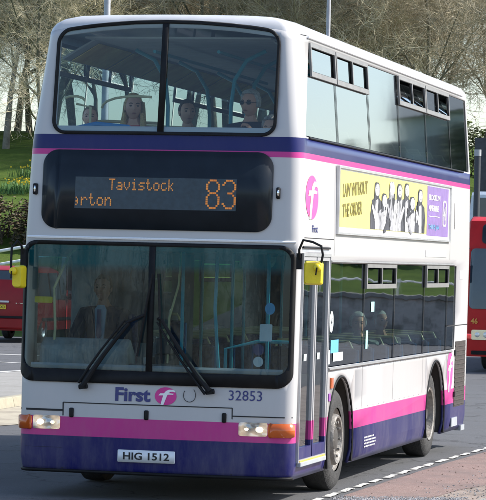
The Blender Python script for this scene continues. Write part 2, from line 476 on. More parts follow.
# moulding above the lower windscreen
q=MB(); q.tube([fmap(x,2.305,.004) for x in [-1.22+.061*i for i in range(41)]],.012,6); q.build('moulding',whitev,BUS,smooth=True)
# ---- destination display
dest=front_patch([rrect(-1.09,1.01,2.385,3.085,.14,8)],.008,'destination_panel',gloss_black,BUS,thick=.014)
dd=front_patch([[(-.78,2.565),(.69,2.565),(.69,2.845),(-.78,2.845)]],.0175,'display_screen',ledpanel,dest); dd.location=(0,0,0)
GL={'T':["#####","..#..","..#..","..#..","..#..","..#..","..#.."],'a':[".....",".....",".###.","....#",".####","#...#",".####"],
'v':[".....",".....","#...#","#...#","#...#",".#.#.","..#.."],'i':["..#..",".....",".##..","..#..","..#..","..#..",".###."],
's':[".....",".....",".####","#....",".###.","....#","####."],'t':[".#...",".#...","###..",".#...",".#...",".#..#","..##."],
'o':[".....",".....",".###.","#...#","#...#","#...#",".###."],'c':[".....",".....",".###.","#....","#....","#...#",".###."],
'k':["#....","#....","#..#.","#.#..","##...","#.#..","#..#."],'r':[".....",".....","#.##.","##..#","#....","#....","#...."],
'n':[".....",".....","#.##.","##..#","#...#","#...#","#...#"],':':[".....",".....","..#..","...#.","..##.","...#.","..#.."]}
G8=[".######.","########","##....##","##....##","##....##","##....##",".######.",".######.","##....##","##....##","##....##","##....##","########",".######."]
G3=[".######.","########","##....##","......##","......##","......##","..#####.","..#####.","......##","......##","......##","##....##","########",".######."]
def outline_glyph(g):
    h=len(g); w=len(g[0]); res=[]
    for y in range(h):
        row=''
        for x in range(w):
            on=g[y][x]=='#'; row+='#' if on else '.'
        res.append(row)
    return res
def dots(items,name):
    b=MB()
    for (g,x0,z1,px,pz) in items:
        for r_,row in enumerate(g):
            for c_,ch in enumerate(row):
                if ch!='#': continue
                x=x0+c_*px; z=z1-r_*pz; a=px*.43; c=pz*.43
                b.add([fmap(x-a,z-c,.020),fmap(x+a,z-c,.020),fmap(x+a,z+c,.020),fmap(x-a,z+c,.020)],[(0,1,2,3)])
    o=b.build(name,led,dest); o.location=(0,0,0); return o
def word(s,x,z,px,pz,adv=6): return [(GL[ch],x+i*adv*px,z,px,pz) for i,ch in enumerate(s)]
dots(word('Tavistock',-.46,2.825,.0113,.0145),'destination_lettering')
dots(word(':rton',-.79,2.69,.0123,.0155),'destination_lettering')
def thin(g):  # hollow stroke look
    return g
G8=["..####..",".#....#.","#......#","#......#","#......#",".#....#.","..####..",".#....#.","#......#","#......#","#......#","#......#",".#....#.","..####.."]
G3=["..####..",".#....#.","#......#",".......#",".......#","......#.","...###..","......#.",".......#",".......#",".......#","#......#",".#....#.","..####.."]
for g in (G8,G3): pass
def thick(g):
    h=len(g);w=len(g[0])
    return g
dots([(G8,.425,2.83,.0158,.0186),(G3,.57,2.83,.0158,.0186)],'route_number')
dots([(G8,.431,2.83,.0142,.0186),(G3,.576,2.83,.0142,.0186)],'route_number')
# side lamps beside the display
for sx,xx in ((-1,-1.155),(1,1.06)):
    m=front_patch([rrect(xx-.018,xx+.018,2.68,2.78,.012,3)],.012,'marker_lamp',rubber,BUS,thick=.02)
    l=MB(); l.ell(fmap(xx,2.73,.022),(.012,.010,.030),8,6); l2=l.build('lens',chrome,m,smooth=True); l2.location=(0,0,0)
# ---- lower front: seams, lights, plate
def seam(pts,w=.007,name='seam'):
    b=MB()
    for i in range(len(pts)-1):
        (x0,z0),(x1,z1)=pts[i],pts[i+1]; n=max(1,int(abs(x1-x0)/.06))
        for k in range(n):
            a=k/n; c=(k+1)/n
            p=(x0+(x1-x0)*a,z0+(z1-z0)*a); q=(x0+(x1-x0)*c,z0+(z1-z0)*c)
            if abs(x1-x0)>abs(z1-z0): P=[(p[0],p[1]-w),(q[0],q[1]-w),(q[0],q[1]+w),(p[0],p[1]+w)]
            else: P=[(p[0]-w,p[1]),(p[0]+w,p[1]),(q[0]+w,q[1]),(q[0]-w,q[1])]
            b.add([fmap(x,z,.0025) for x,z in P],[(0,1,2,3)])
    return b.build(name,gap,BUS)
seam([(-.825,.845),(.715,.845)],.0045,'service_panel_seam'); seam([(-.825,.845),(-.825,.26)],.006,'service_panel_seam'); seam([(.715,.845),(.715,.26)],.005,'service_panel_seam')
seam([(-1.235,.775),(-.825,.775)],.009,'lamp_panel_seam'); seam([(.715,.775),(1.235,.775)],.005,'lamp_panel_seam')
seam([(-1.235,.445),(-.83,.445)],.001,'bumper_crease'); 
for hx in (-.745,-.055,.645): 
    front_patch([rrect(hx-.02,hx+.02,.715,.80,.012,3)],.005,'panel_catch',rubber,BUS,thick=.01)
for x0,x1,inx0,inx1,g in ((-1.105,-.85,-1.24,-1.115,-.93),(.775,1.03,1.04,1.24,.95)):
    h=front_patch([rrect(x0,x1,.605,.725,.02,4)],.003,'headlight',lampref,BUS)
    lb=MB()
    for k,(bx,rr) in enumerate(((x0+.07,.024),(x1-.07,.012))):
        if x0>0 : bx=x1-(bx-x0)
        lb.ell(fmap(bx,.665,.006),(rr*1.35,.010,rr),12,8)
    bb=lb.build('bulb',lampglow,h,smooth=True); bb.location=(0,0,0)
    le=front_patch([rrect(x0,x1,.605,.725,.02,4)],.022,'lens',lens,h); le.location=(0,0,0)
    ind=front_patch([rrect(inx0,inx1,.60,.72,.015,4)],.014,'indicator',orange,BUS,thick=.02)
bmp=front_patch([rrect(-1.225,1.225,.232,.255,.008,3)],.012,'bumper_lip',rubber,BUS,thick=.02)
# plate
pl=front_patch([rrect(-.305,.215,.34,.448,.008,3)],.012,'number_plate',plate_w,BUS,thick=.008)
t=front_text('HIG 1512',-.255,.165,.362,.428,.0175,'plate_characters',ink,pl,bold=.025); t.location=(0,0,0)
# operator lettering
front_text('First',-.345,-.022,.872,.995,.003,'operator_name',navy,BUS,bold=.035)
def logo_loops(cx,cz,rx_,rz_):
    # disc with a pale sweeping f-shaped cut: disc and the mark as separate flat pieces
    disc=ell2(cx,cz,rx_,rz_,36)
    f=[(-.45,-.98),(-.18,-1.0),(.12,.02),(.26,.34),(.42,.50),(.62,.52),(.86,.46),(.90,.62),(.62,.74),(.30,.74),(.02,.58),(-.14,.34),(-.20,.20)]
    stem=[(cx+rx_*x,cz+rz_*z) for x,z in f]
    bar=[(cx+rx_*x,cz+rz_*z) for x,z in ((-.66,.06),(-.50,.30),(.34,.34),(.74,.30),(.70,.18),(.30,.18),(-.30,.08))]
    return disc,stem,bar
d_,s_,b_=logo_loops(.115,.93,.098,.078)
lg=front_patch([d_],.003,'operator_logo',magenta,BUS)
v,f=flat2d([s_]); v2,f2=flat2d([b_]); mb=MB(); mb.add([fmap(x,z,.006) for x,z in v],f); mb.add([fmap(x,z,.0065) for x,z in v2],f2)
lo=mb.build('logo_mark',whitev,lg); lo.location=(0,0,0)
front_text('32853',.68,.975,.912,1.0,.003,'fleet_number',navy,BUS,bold=.0)
mb=MB(); mb.tube([fmap(.33+.05*math.sin(a)*(1.1),.955-.07*math.cos(a*.9)+.0,.006) for a in [k*.33-2.2 for k in range(15)]],.0028,5); mb.build('loose_wire',ink,BUS,smooth=True)
# ---- wipers
def wiper(bx,bz,ex,ez,top,bot):
    m=MB(); m.tube([fmap(bx,bz,.03),fmap(bx,bz,.075)],.028,10); m.tube([fmap(bx-.035,bz-.01,.05),fmap(bx+.04,bz,.055)],.022,8)
    o=m.build('wiper',rubber,BUS,smooth=True)
    a=MB()
    dx,dz=ex-bx,ez-bz; n=math.hypot(dx,dz); px,pz=-dz/n,dx/n
    for k,(of,rr) in enumerate(((0.0,.020),(.045,.011))):
        P=[(bx+px*of+dx*t+px*.02*math.sin(PI*t),bz+pz*of+dz*t+pz*.0) for t in (0,.25,.5,.75,1)]
        a.tube([fmap(x,z,.07) for x,z in P],[rr*1.3,rr*1.15,rr,rr*.9,rr*.75],8)
    a.tube([fmap(ex-.03,ez,.07),fmap((top[0]+bot[0])/2,(top[1]+bot[1])/2,.05)],.014,8)
    ar=a.build('arm',rubber,o,smooth=True); ar.location=(0,0,0)
    bl=MB(); P=[(top[0]+(bot[0]-top[0])*t,top[1]+(bot[1]-top[1])*t) for t in [k/6 for k in range(7)]]
    bl.tube([fmap(x,z,.028) for x,z in P],.011,6); bl.tube([fmap(x,z,.045) for x,z in P[1:6]],.008,6)
    b2=bl.build('blade',rubber,o,smooth=True); b2.location=(0,0,0)
wiper(-.63,.995,-.22,1.56,(-.035,2.0),(-.15,1.27))
wiper(.52,.985,.07,1.60,(.02,2.0),(.075,1.22))
# ---- mirrors
def mirror(path,c,w,h,rot,knob):
    m=MB(); m.tube(path,.011,8); 
    m.box(path[0][0]-.025,path[0][0]+.025,path[0][1]-.02,path[0][1]+.05,path[0][2]-.07,path[0][2]+.07)
    o=m.build('mirror_bracket',rubber,BUS,smooth=True)
    b=MB(); pts=rrect(-w/2,w/2,-h/2,h/2,.025,3)
    n=len(pts); v=[(x*1.0,.05,z) for x,z in pts]+[(x,.0,z) for x,z in pts]+[(x*.82,-.045,z*.86) for x,z in pts]
    f=[(i,(i+1)%n,(i+1)%n+n,i+n) for i in range(n)]+[(i+n,(i+1)%n+n,(i+1)%n+2*n,i+2*n) for i in range(n)]+[tuple(range(2*n,3*n))]
    M=Matrix.Translation(Vector(c))@Matrix.Rotation(rot,4,'Z')
    b.add([M@Vector(p) for p in v],f)
    b.ell(M@Vector((knob[0],-.06,knob[1])),(.035,.03,.035),12,8)
    hs=b.build('mirror_housing',yellowp,o,smooth=True); hs.location=(0,0,0)
    g=MB(); g.add([M@Vector((x*.9,.051,z*.9)) for x,z in pts],[tuple(range(n))]); gg=g.build('mirror_glass',chrome,o); gg.location=(0,0,0)
    k=MB(); k.tube([M@Vector((knob[0],-.092,knob[1])),M@Vector((knob[0]-.01,-.075,knob[1]-.065))],.007,6); k2=k.build('fixing',rubber,o); k2.location=(0,0,0)
mirror([(1.275,.06,2.14),(1.285,-.01,2.24),(1.33,-.06,2.325),(1.42,-.09,2.31),(1.50,-.10,2.275),(1.515,-.10,2.20),(1.50,-.10,2.12)],(1.435,-.10,2.04),.165,.205,rad(8),(.035,.05))
mirror([(-1.225,.03,2.12),(-1.235,-.01,2.22),(-1.26,-.05,2.265),(-1.30,-.09,2.20),(-1.30,-.10,2.05),(-1.29,-.10,1.98)],(-1.225,-.10,1.945),.10,.20,rad(-8),(-.03,.05))
# ---- entrance door
def door():
    fr=MB()
    y0,y1,z0,z1=.24,1.40,.38,2.21
    side_patch([[(y0-.012,z0-.01),(y1+.012,z0-.01),(y1+.012,z1+.005),(y0-.012,z1+.005)],[(y0+.001,z0+.018),(y1-.001,z0+.018),(y1-.001,z1-.024),(y0+.001,z1-.024)]],.004,fr)
    o=fr.build('entrance_door',steel,BUS); sol=o.modifiers.new('s','SOLIDIFY'); sol.thickness=.03; sol.offset=0
    dm=bands('door_paint',[(0,.55,NAVY),(.55,.72,PINK)],(.36,.36,.37),.35)
    for (a,b_) in ((.245,.80),(.835,1.395)):
        f=MB(); w=.036
        for (p,q_,r_,s__) in ((a,a+w,.40,2.185),(b_-w,b_,.40,2.185),(a+w,b_-w,2.15,2.185),(a+w,b_-w,.40,.50)):
            side_patch([[(p,r_),(q_,r_),(q_,s__),(p,s__)]],-.004,f)
        lf=f.build('door_leaf',dm,o); lf.location=(0,0,0); sl=lf.modifiers.new('s','SOLIDIFY'); sl.thickness=.03; sl.offset=0
        g=MB(); side_patch([[(a+w,.50),(b_-w,.50),(b_-w,2.15),(a+w,2.15)]],-.014,g); gg=g.build('door_glass',side_glass,o); gg.location=(0,0,0)
    r=MB(); side_patch([[(.80,.39),(.835,.39),(.835,2.185),(.80,2.185)]],-.010,r); rr=r.build('door_seal',rubber,o); rr.location=(0,0,0)
    st=MB(); st.box(1.10,1.285,.26,1.36,.335,.375); s2=st.build('step',concretegrey,o,bevel=.006); s2.location=(0,0,0)
    e=MB(); e.box(1.14,1.275,.27,1.35,.3755,.388); e2=e.build('step_edge',simple('worn_yellow',(.65,.42,.06),.7,var=.5,vscale=14),o); e2.location=(0,0,0)
    for yy in (.55,1.12):
        s=MB(); side_patch([[(yy-.09,1.26),(yy+.02,1.26),(yy+.02,1.32),(yy-.09,1.32)]],-.008,s); s3=s.build('sticker',stickwhite,o); s3.location=(0,0,0)
door()
# rain rail above door
m=MB(); m.tube([smap(y,2.265,.01) for y in [.22+.13*i for i in range(10)]],.010,6); m.build('door_track',rubber,BUS)
m=MB(); m.box(1.25,1.262,.24,1.42,2.225,2.25); m.build('door_header',concretegrey,BUS)
# pillar trim between door and windows
m=MB(); side_patch([[(1.418,.40),(1.452,.40),(1.452,2.2),(1.418,2.2)]],.004,m); m.build('pillar_trim',steel,BUS)
# ---- side windows
def windows(sg,z0,z1,ys,hop,zh,name='side_window',open_=()):
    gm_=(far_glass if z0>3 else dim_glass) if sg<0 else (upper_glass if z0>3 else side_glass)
    for i in range(len(ys)-1):
        a=ys[i]; c=ys[i+1]
        g=MB()
        A=WF if a is None else (lambda z,a=a:a)
        h=(i in hop)
        ztop=zh if h else z1
        n=5
        zz=[z0+(ztop-z0)*k/n for k in range(n+1)]
        steps=6 if a is None else 3
        def pane(mb,ya,yc,za,zb,off,lean=0):
            rr=[]
            for k in range(4):
                z=za+(zb-za)*k/3
                y_0=ya(z) if callable(ya) else ya
                rr.append([smap(y_0+(yc-y_0)*t/steps,z,off+(lean*(z-za)/(zb-za)),sg) for t in range(steps+1)])
            for k in range(3):
                for t in range(steps): mb.add([rr[k][t],rr[k][t+1],rr[k+1][t+1],rr[k+1][t]],[(0,1,2,3)])
        pane(g,(lambda z:A(z)+.012),c-.012,z0+.01,ztop-.005,-.012)
        w=g.build(name,gm_,BUS,smooth=True,weld=.0004)
        d=MB()
        side=[[(c-.014,z0),(c+.014,z0),(c+.014,z1),(c-.014,z1)]]
        side_patch(side,-.004,d,0,sgn=sg)
        e=d.build('window_seal',rubber,w); e.location=(0,0,0)
        if h:
            fr=MB(); y0=WF(z1)+.01 if a is None else a+.02; y1=c-.02; ym=(y0+y1)/2
            npan=1 if (a is None) else 2
            bars=[(y0,y1,zh-.01,zh+.035),(y0,y1,z1-.035,z1),(y0,y0+.035,zh+.035,z1-.035),(y1-.035,y1,zh+.035,z1-.035)]
            if npan==2: bars.append((ym-.015,ym+.015,zh+.035,z1-.035))
            for (p,q_,r_,s__) in bars:
                v,f=flat2d([[(p,r_),(q_,r_),(q_,s__),(p,s__)]],[p+(q_-p)*k/6 for k in range(1,6)]); fr.add([smap(y,z,.006,sg) for y,z in v],f)
            fo=fr.build('hopper_frame',sill_alu,w); fo.location=(0,0,0); so=fo.modifiers.new('s','SOLIDIFY'); so.thickness=.02; so.offset=0
            pn=MB(); halves=[(y0+.05,ym-.02),(ym+.02,y1-.05)] if npan==2 else [(y0+.05,y1-.05)]
            for k,(p,q_) in enumerate(halves):
                lean=-.10 if (i,k) in open_ else 0
                pane(pn,p,q_,zh+.045,z1-.05,-.006,lean)
            po=pn.build('hopper_pane',gm_,w,smooth=True,weld=.0004); po.location=(0,0,0)
            ed=MB()
            for k,(p,q_) in enumerate(halves):
                x=ed; 
                x.tube([smap(q_-.004,zh+.045,.004,sg),smap(q_-.004-(.05 if (i,k) in open_ else 0),z1-.05,.0,sg)],.010,5)
            eo=ed.build('hopper_seal',rubber,w); eo.location=(0,0,0)
    # trims under and over
windows(1,1.17,2.13,[1.47,3.17,4.82,6.60,8.13,8.72],{1,3},1.90,open_={})
windows(-1,1.17,2.13,[.50,1.47,3.17,4.82,6.60,8.13,8.72],{2,4},1.90)
windows(1,3.24,4.09,[None,1.80,3.40,5.05,6.70,8.30,9.55],{0,1,3,4},3.80,open_={(3,0),(3,1),(4,1)})
windows(-1,3.24,4.09,[None,1.80,3.40,5.05,6.70,8.30,9.55],{0,1,3,4},3.80,open_={(0,0),(1,1)})
for sg in (1,-1):
    m=MB(); m.tube([smap(y,1.155,.008,sg) for y in [1.47+.5*i for i in range(15)]],.016,6); m.build('window_rail',sill_alu,BUS,smooth=True)
    m=MB(); m.tube([smap(y,2.145,.006,sg) for y in [1.47+.5*i for i in range(15)]],.013,6); m.build('window_rail',sill_alu,BUS,smooth=True)
    m=MB(); m.tube([smap(y,3.232,.006,sg) for y in [.45,.7,.9,1.3]+[1.6+.5*i for i in range(16)]],.011,6); m.build('window_rail',rubber,BUS,smooth=True)
m=MB()
for y in (3.17,4.82,6.60): side_patch([[(y-.003,.75),(y+.003,.75),(y+.003,1.14),(y-.003,1.14)],],.002,m)
for y in (1.62,8.2): side_patch([[(y-.003,2.2),(y+.003,2.2),(y+.003,3.03),(y-.003,3.03)],],.002,m)
side_patch([[(8.15,1.44),(9.62,1.44),(9.62,1.452),(8.15,1.452)]],.002,m)
side_patch([[(.3,2.345),(1.6,2.345),(1.6,2.352),(.3,2.352)]],.002,m)
for y in (3.9,5.1,6.1): side_patch([[(y-.004,.26),(y+.004,.26),(y+.004,.54),(y-.004,.54)],],.002,m)
m.build('panel_joint',gap,BUS)
m=MB()
for y in [2.9+.29*k for k in range(13)]:
    for z in (.74,1.13): m.ell(smap(y,z,.001),(.003,.007,.007),6,4)
m.build('rivets',simple('dull_rivets',(.38,.37,.36),.6),BUS)
# side logo beside stairs, fleet name
def side_logo(cy,cz,ry_,rz_,mat,name='side_logo'):
    d,s,b=logo_loops(cy,cz,ry_,rz_); cuts=[cy+ry_*k/5 for k in range(-4,5)]
    m=MB(); side_patch([d],.003,m,0,cuts); o=m.build(name,mat,BUS)
    w=MB(); side_patch([s],.006,w,0,cuts); side_patch([b],.0065,w,0,cuts); x=w.build('logo_mark',whitev,o); x.location=(0,0,0)
side_logo(.60,2.71,.27,.195,pinkv)
m=MB(); side_text('First',.62,.86,2.40,2.465,.003,m,0,.02); m.build('side_name',navy,BUS)
side_logo(8.43,.92,.20,.235,pinkv)
m=MB(); rl=random.Random(4)
for r_z in (.425,.395,.365,.335):
    yy_=3.35
    while yy_<3.95-rl.uniform(0,.12):
        w_=rl.uniform(.03,.07); side_patch([[(yy_,r_z),(yy_+w_,r_z),(yy_+w_,r_z+.014),(yy_,r_z+.014)]],.003,m); yy_+=w_+.02
m.build('legal_lettering',whitev,BUS)
# advert
fr=MB(); y0,y1,z0,z1=1.68,8.12,2.40,3.035
for (a,b_,c,d) in ((y0,y1,z0,z0+.02),(y0,y1,z1-.02,z1),(y0,y0+.04,z0+.02,z1-.02),(y1-.04,y1,z0+.02,z1-.02)): fr.box(1.255,1.285,a,b_,c,d)
ad=fr.build('advert_frame',steel,BUS)
p=MB(); X=1.2645
def ap(loop,off,mi): 
    v,f=flat2d([loop]); p.add([(X+off,y,z) for y,z in v],f,mi)
ap([(y0+.04,z0+.02),(y1-.04,z0+.02),(y1-.04,z1-.02),(y0+.04,z1-.02)],.004,0)
ap([(1.80,2.47),(6.55,2.47),(6.55,3.0),(1.80,3.0)],.006,1)
ap([(6.56,2.455),(7.98,2.455),(7.98,2.995),(6.56,2.995)],.006,2)
def adtext(s,a,b_,c,d,off,mi,skew=0,bold=0):
    v,f=fit_text(s,a,b_,c,d,bold); p.add([(X+off,y,z+skew*(y-a)) for y,z in v],f,mi)
adtext('LAW WITHOUT',1.92,3.12,2.745,2.875,.009,3,.055,.03)
adtext('THE ORDER',1.92,2.86,2.555,2.685,.009,3,.055,.03)
rr=random.Random(3)
ii=0
for cy,top,w in ((3.62,2.94,.30),(4.02,2.84,.31),(4.42,2.97,.29),(4.86,2.96,.31),(5.28,2.98,.29),(5.62,2.85,.33),(6.10,2.94,.30)):
    k=.0003*ii; ii+=1; body=(5,4,5,6,5,4,5)[ii-1]; inn_=(6,6,4,4,6,6,6)[ii-1]; hr=(5,5,4,5,5,5,5)[ii-1]; lw=rr.uniform(.8,1.15)
    ap([(cy-w*1.05,2.475),(cy+w*1.0,2.475),(cy+w*1.1,top-.30),(cy+w*.9,top-.19),(cy+w*.3,top-.145),(cy-w*.3,top-.145),(cy-w*.85,top-.18),(cy-w*1.1,top-.32)],.008+k,body)
    ap([(cy-w*.22,2.475),(cy+w*.34,2.475),(cy+w*.26,top-.2),(cy+w*.1,top-.14),(cy-w*.16,top-.14),(cy-w*.3,top-.24)],.0092+k,inn_)
    ap([(cy-w*.50,top-.12-.08*lw),(cy-w*.46,top-.03),(cy-w*.3,top),(cy+w*.25,top),(cy+w*.47,top-.04),(cy+w*.46,top-.10),(cy+w*.3,top-.16)],.0100+k,hr)
    ap(ell2(cy+.01,top-.075,w*.40,.062,16),.0106+k,6)
    ap([(cy-w*.22,top-.060),(cy+w*.24,top-.060),(cy+w*.24,top-.068),(cy-w*.22,top-.068)],.0112+k,4)
    ap([(cy-w*.10,top-.104),(cy+w*.13,top-.104),(cy+w*.10,top-.110),(cy-w*.08,top-.110)],.0112+k,4)
    a_=rr.choice((-1,1)); ap([(cy+a_*w*.95,top-.24),(cy+a_*w*.75,top-.22),(cy-a_*w*.1,top-.36),(cy-a_*w*.05,top-.40),(cy+a_*w*.3,top-.39)],.0109+k,(4,6,5)[ii%3])
    for q_ in range(3): 
        yy_=cy+rr.uniform(-.8,.8)*w; zz_=rr.uniform(2.5,top-.22); ap([(yy_,zz_),(yy_+.05,zz_+.01),(yy_+.07,zz_+.13),(yy_+.03,zz_+.12)],.0104+k,rr.choice((4,5,6)))
adtext('BROOKLYN',6.66,7.38,2.845,2.905,.009,0,0,.02)
adtext('NINE-NINE',6.66,7.30,2.725,2.79,.009,0,0,.02)
ap([(6.66,2.665),(7.36,2.665),(7.36,2.672),(6.66,2.672)],.009,0)
adtext('THU 15 JAN',6.66,7.34,2.515,2.58,.009,7,0,.015)
d,i_=ell2(7.70,2.70,.17,.17,24),ell2(7.70,2.70,.13,.145,24)
v,f=flat2d([rrect(7.58,7.83,2.57,2.86,.06,5),rrect(7.62,7.79,2.59,2.84,.045,5)]); p.add([(X+.009,y,z) for y,z in v],f,0)
adtext('4',7.645,7.765,2.64,2.79,.0095,0,0,.03)
x=p.build('advert_print',[adwhite,adyellow,adpurple,adolive,adgrey,addark,adlight,stickblue],ad); x.location=(0,0,0)
# small side items
m=MB(); side_patch([[(6.55,2.225),(7.95,2.225),(7.95,2.30),(6.55,2.30)]],.004,m); o=m.build('side_display',silver,BUS)
m=MB(); m.box(1.25,1.27,1.60,1.70,.975,1.075); m.build('side_marker',orange,BUS,bevel=.004)
m=MB(); m.box(1.25,1.262,1.54,1.62,.86,.93); m.build('repeater',simple('purple_reflector',(.28,.07,.35),.3),BUS)
m=MB(); side_patch([ell2(1.63,1.59,.085,.10,18)],-.006,m); st=m.build('limit_sticker',stickwhite,BUS)
m=MB(); side_text('4',1.605,1.655,1.55,1.63,-.003,m,0,.02); x=m.build('sticker_figure',ink,st); x.location=(0,0,0)
stk_=[stickblue,stickwhite,simple('pale_teal_sticker',(.35,.62,.62),.5)]
for (a,b_,c,d,mi) in ((1.62,1.98,1.30,1.42,0),(1.75,2.2,1.22,1.30,1),(1.52,1.60,1.2,1.33,1),(3.55,3.72,1.66,1.76,2),(3.32,3.42,1.30,1.48,2)):
    m=MB(); side_patch([[(a,c),(b_,c),(b_,d),(a,d)]],-.006,m); m.build('window_sticker',stk_[mi],BUS)
m=MB(); side_patch([[(8.76,.50),(9.52,.50),(9.52,1.26),(8.76,1.26)]],.003,m); eg=m.build('engine_vent',vent,BUS)
m=MB()
for k in range(14): side_patch([[(8.78,.52+.052*k),(9.50,.52+.052*k),(9.50,.54+.052*k),(8.78,.54+.052*k)]],.008,m)
x=m.build('louvre',simple('louvre_brown',(.045,.034,.03),.7),eg); x.location=(0,0,0)
for zz in (.62,1.1): m=MB(); m.box(1.25,1.275,8.70,8.76,zz,zz+.06); m.build('vent_hinge',ink,BUS)
m=MB(); m.box(1.25,1.262,8.60,9.0,.28,.38); m.build('skirt_flap',concretegrey,BUS); m=MB(); m.box(1.10,1.25,9.35,9.62,.20,.26); m.build('skirt_bracket',concretegrey,BUS)
m=MB(); m.tube([(1.22,9.72,1.30),(1.29,9.72,1.30)],.03,10); m.build('rear_marker',redlens,BUS)
m=MB(); side_patch([[(8.95,1.98),(9.2,1.98),(9.2,2.08),(8.95,2.08)]],.003,m); m.build('emergency_label',stickwhite,BUS)
m=MB(); side_patch([[(8.5,2.56),(8.53,2.56),(8.53,2.86),(8.5,2.86)]],.006,m);m.build('side_catch',silver,BUS)
# rear face
m=MB(); m.box(-.95,.95,9.70,9.712,3.3,3.95); m.build('rear_window',car_glass,BUS)
m=MB(); m.box(-.9,.9,9.70,9.715,.55,1.3); m.build('engine_cover',vent,BUS)
for sx in (-1,1):
    m=MB(); m.box(sx*1.08-.06,sx*1.08+.06,9.70,9.72,.9,1.5); m.build('tail_light',redlens,BUS,bevel=.005)
# ---- wheel arches, wheels
for sg in (1,-1):
    for yc in (2.12,7.47):
        m=MB(); a0=-.36; P=[]
        arc=[(yc+.622*math.cos(a0+(PI-2*a0)*k/30),.46+.622*math.sin(a0+(PI-2*a0)*k/30)) for k in range(31)]
        for k in range(30):
            (a,b_),(c,d)=arc[k],arc[k+1]
            m.add([(sg*1.245,a,b_),(sg*1.245,c,d),(sg*.62,c,d),(sg*.62,a,b_)],[(0,1,2,3)])
        m.add([(sg*.62,a,b_) for a,b_ in arc],[tuple(range(31))])
        m.build('wheel_house',hubdark,BUS)
        l=MB(); l.tube([(sg*1.252,yc+.612*math.cos(t),.46+.612*math.sin(t)) for t in [a0+(PI-2*a0)*k/30 for k in range(31)]],.014,6); l.build('arch_trim',rubber,BUS,smooth=True)
def wheel(x,y,sg,rear,steer=0):
    e=MB(); Rr=.475; w=.28
    tp=[(-w/2+.0,.30),(-w/2,.36),(-w/2+.015,.44),(-w/2+.04,.468),(-.05,.475),(.05,.475),(w/2-.04,.468),(w/2-.015,.44),(w/2,.37),(w/2-.005,.30)]
    T=MB(); T.lathe(tp,(0,0,0),'x',40); 
    o=T.build('wheel',tyre,BUS,smooth=True,local=True); o.location=Vector((x,y,.478))-Vector(BUS.location); o.rotation_euler=(0,0,steer)
    r=MB()
    if not rear:
        r.lathe([(.115,.30),(.125,.292),(.10,.28),(.085,.245),(.135,.238),(.155,.225),(.15,.205),(.115,.185),(.105,.12)],(0,0,0),'x',36,sgn=sg)
        for k in range(10):
            a=2*PI*k/10; r.lathe([(.10,.016),(.145,.014),(.15,0)],(0,.155*math.cos(a),.165*math.sin(a)),'x',8,sgn=sg)
    else:
        r.lathe([(.125,.30),(.14,.29),(.13,.268),(.04,.25),(-.02,.22),(-.03,.15),(.08,.12),(.10,.06),(.10,0)],(0,0,0),'x',36,sgn=sg)
    x_=r.build('rim',hubm,o,smooth=True,local=True)
    d=MB()
    for k in range(10):
        a=2*PI*(k+.5)/10; 
        (d.lathe([(.122,.013),(.122,0)],(0,.20*math.cos(a),.20*math.sin(a)),'x',10,sgn=sg), d.lathe([(.09,.125),(.13,.11),(.14,.06),(.14,0)],(0,0,0),'x',24,sgn=sg) if k==0 else 0)
    if not rear: d.build('rim_slot',hubdark,o,local=True)  # dark discs stand in for shade in the open hub and slots
for sg in (1,-1):
    wheel(sg*1.085,2.12,sg,False,rad(0))
    wheel(sg*1.06,7.47,sg,True)
m=MB()
m.box(-1.0,1.0,.5,9.4,.22,.33); m.box(-1.12,1.12,.35,1.45,.28,.335); m.box(-1.15,1.15,2.8,6.75,.24,.34); m.box(-1.1,1.1,8.2,9.6,.25,.5)
m.build('chassis',inner_dark,BUS)
m=MB(); m.tube([(-.9,2.12,.47),(.9,2.12,.47)],.07,10); m.tube([(-.9,7.47,.47),(.9,7.47,.47)],.10,10); m.build('axle',inner_dark,BUS)
m=MB(); m.tube([fmap(x,1.165,-.03) for x in [-1.15+.1*i for i in range(24)]],.028,6); m.build('dash_trim',silver,BUS,smooth=True)
# ---- interior
m=MB(); m.box(-1.18,1.18,.20,1.45,.336,.36); m.box(-1.18,.62,1.45,9.5,.36,.40); m.box(-.6,.6,1.45,9.5,.341,.36); m.build('lower_floor',dark_floor,BUS)
m=MB(); m.box(-1.2,1.2,.42,9.55,2.235,2.33); m.build('upper_floor',dark_floor,BUS)
m=MB(); m.box(-1.17,1.17,.35,9.55,2.205,2.233); m.build('lower_ceiling',inner,BUS)
m=MB(); m.box(-.86,.86,.55,9.5,4.11,4.125)
for sg in (-1,1): m.prism([(sg*.82,4.11),(sg*1.12,3.93),(sg*1.13,3.95),(sg*.82,4.125)],'y',.75,9.5)
m.build('upper_ceiling',inner,BUS)
for sg in (-1,1):
    m=MB()
    for k in range(7):
        m.prism([(sg*.84,4.092),(sg*1.10,3.936),(sg*1.096,3.930),(sg*.836,4.086)],'y',.95+1.2*k,.95+1.2*k+1.12)
    m.build('cove_poster',tan,BUS)
    # inner waist panels
    m=MB(); m.box(sg*1.19-.01,sg*1.19+.01,.75,9.5,2.34,3.22); m.build('upper_wall_lining',inner,BUS)
m=MB(); m.box(-1.02,1.02,.40,.44,2.34,3.18); m.box(-1.0,1.0,.40,.62,2.34,2.42); m.build('front_lining',inner,BUS)
m=MB(); m.box(-1.17,1.17,9.50,9.53,.4,4.1); m.build('rear_lining',inner_dark,BUS)
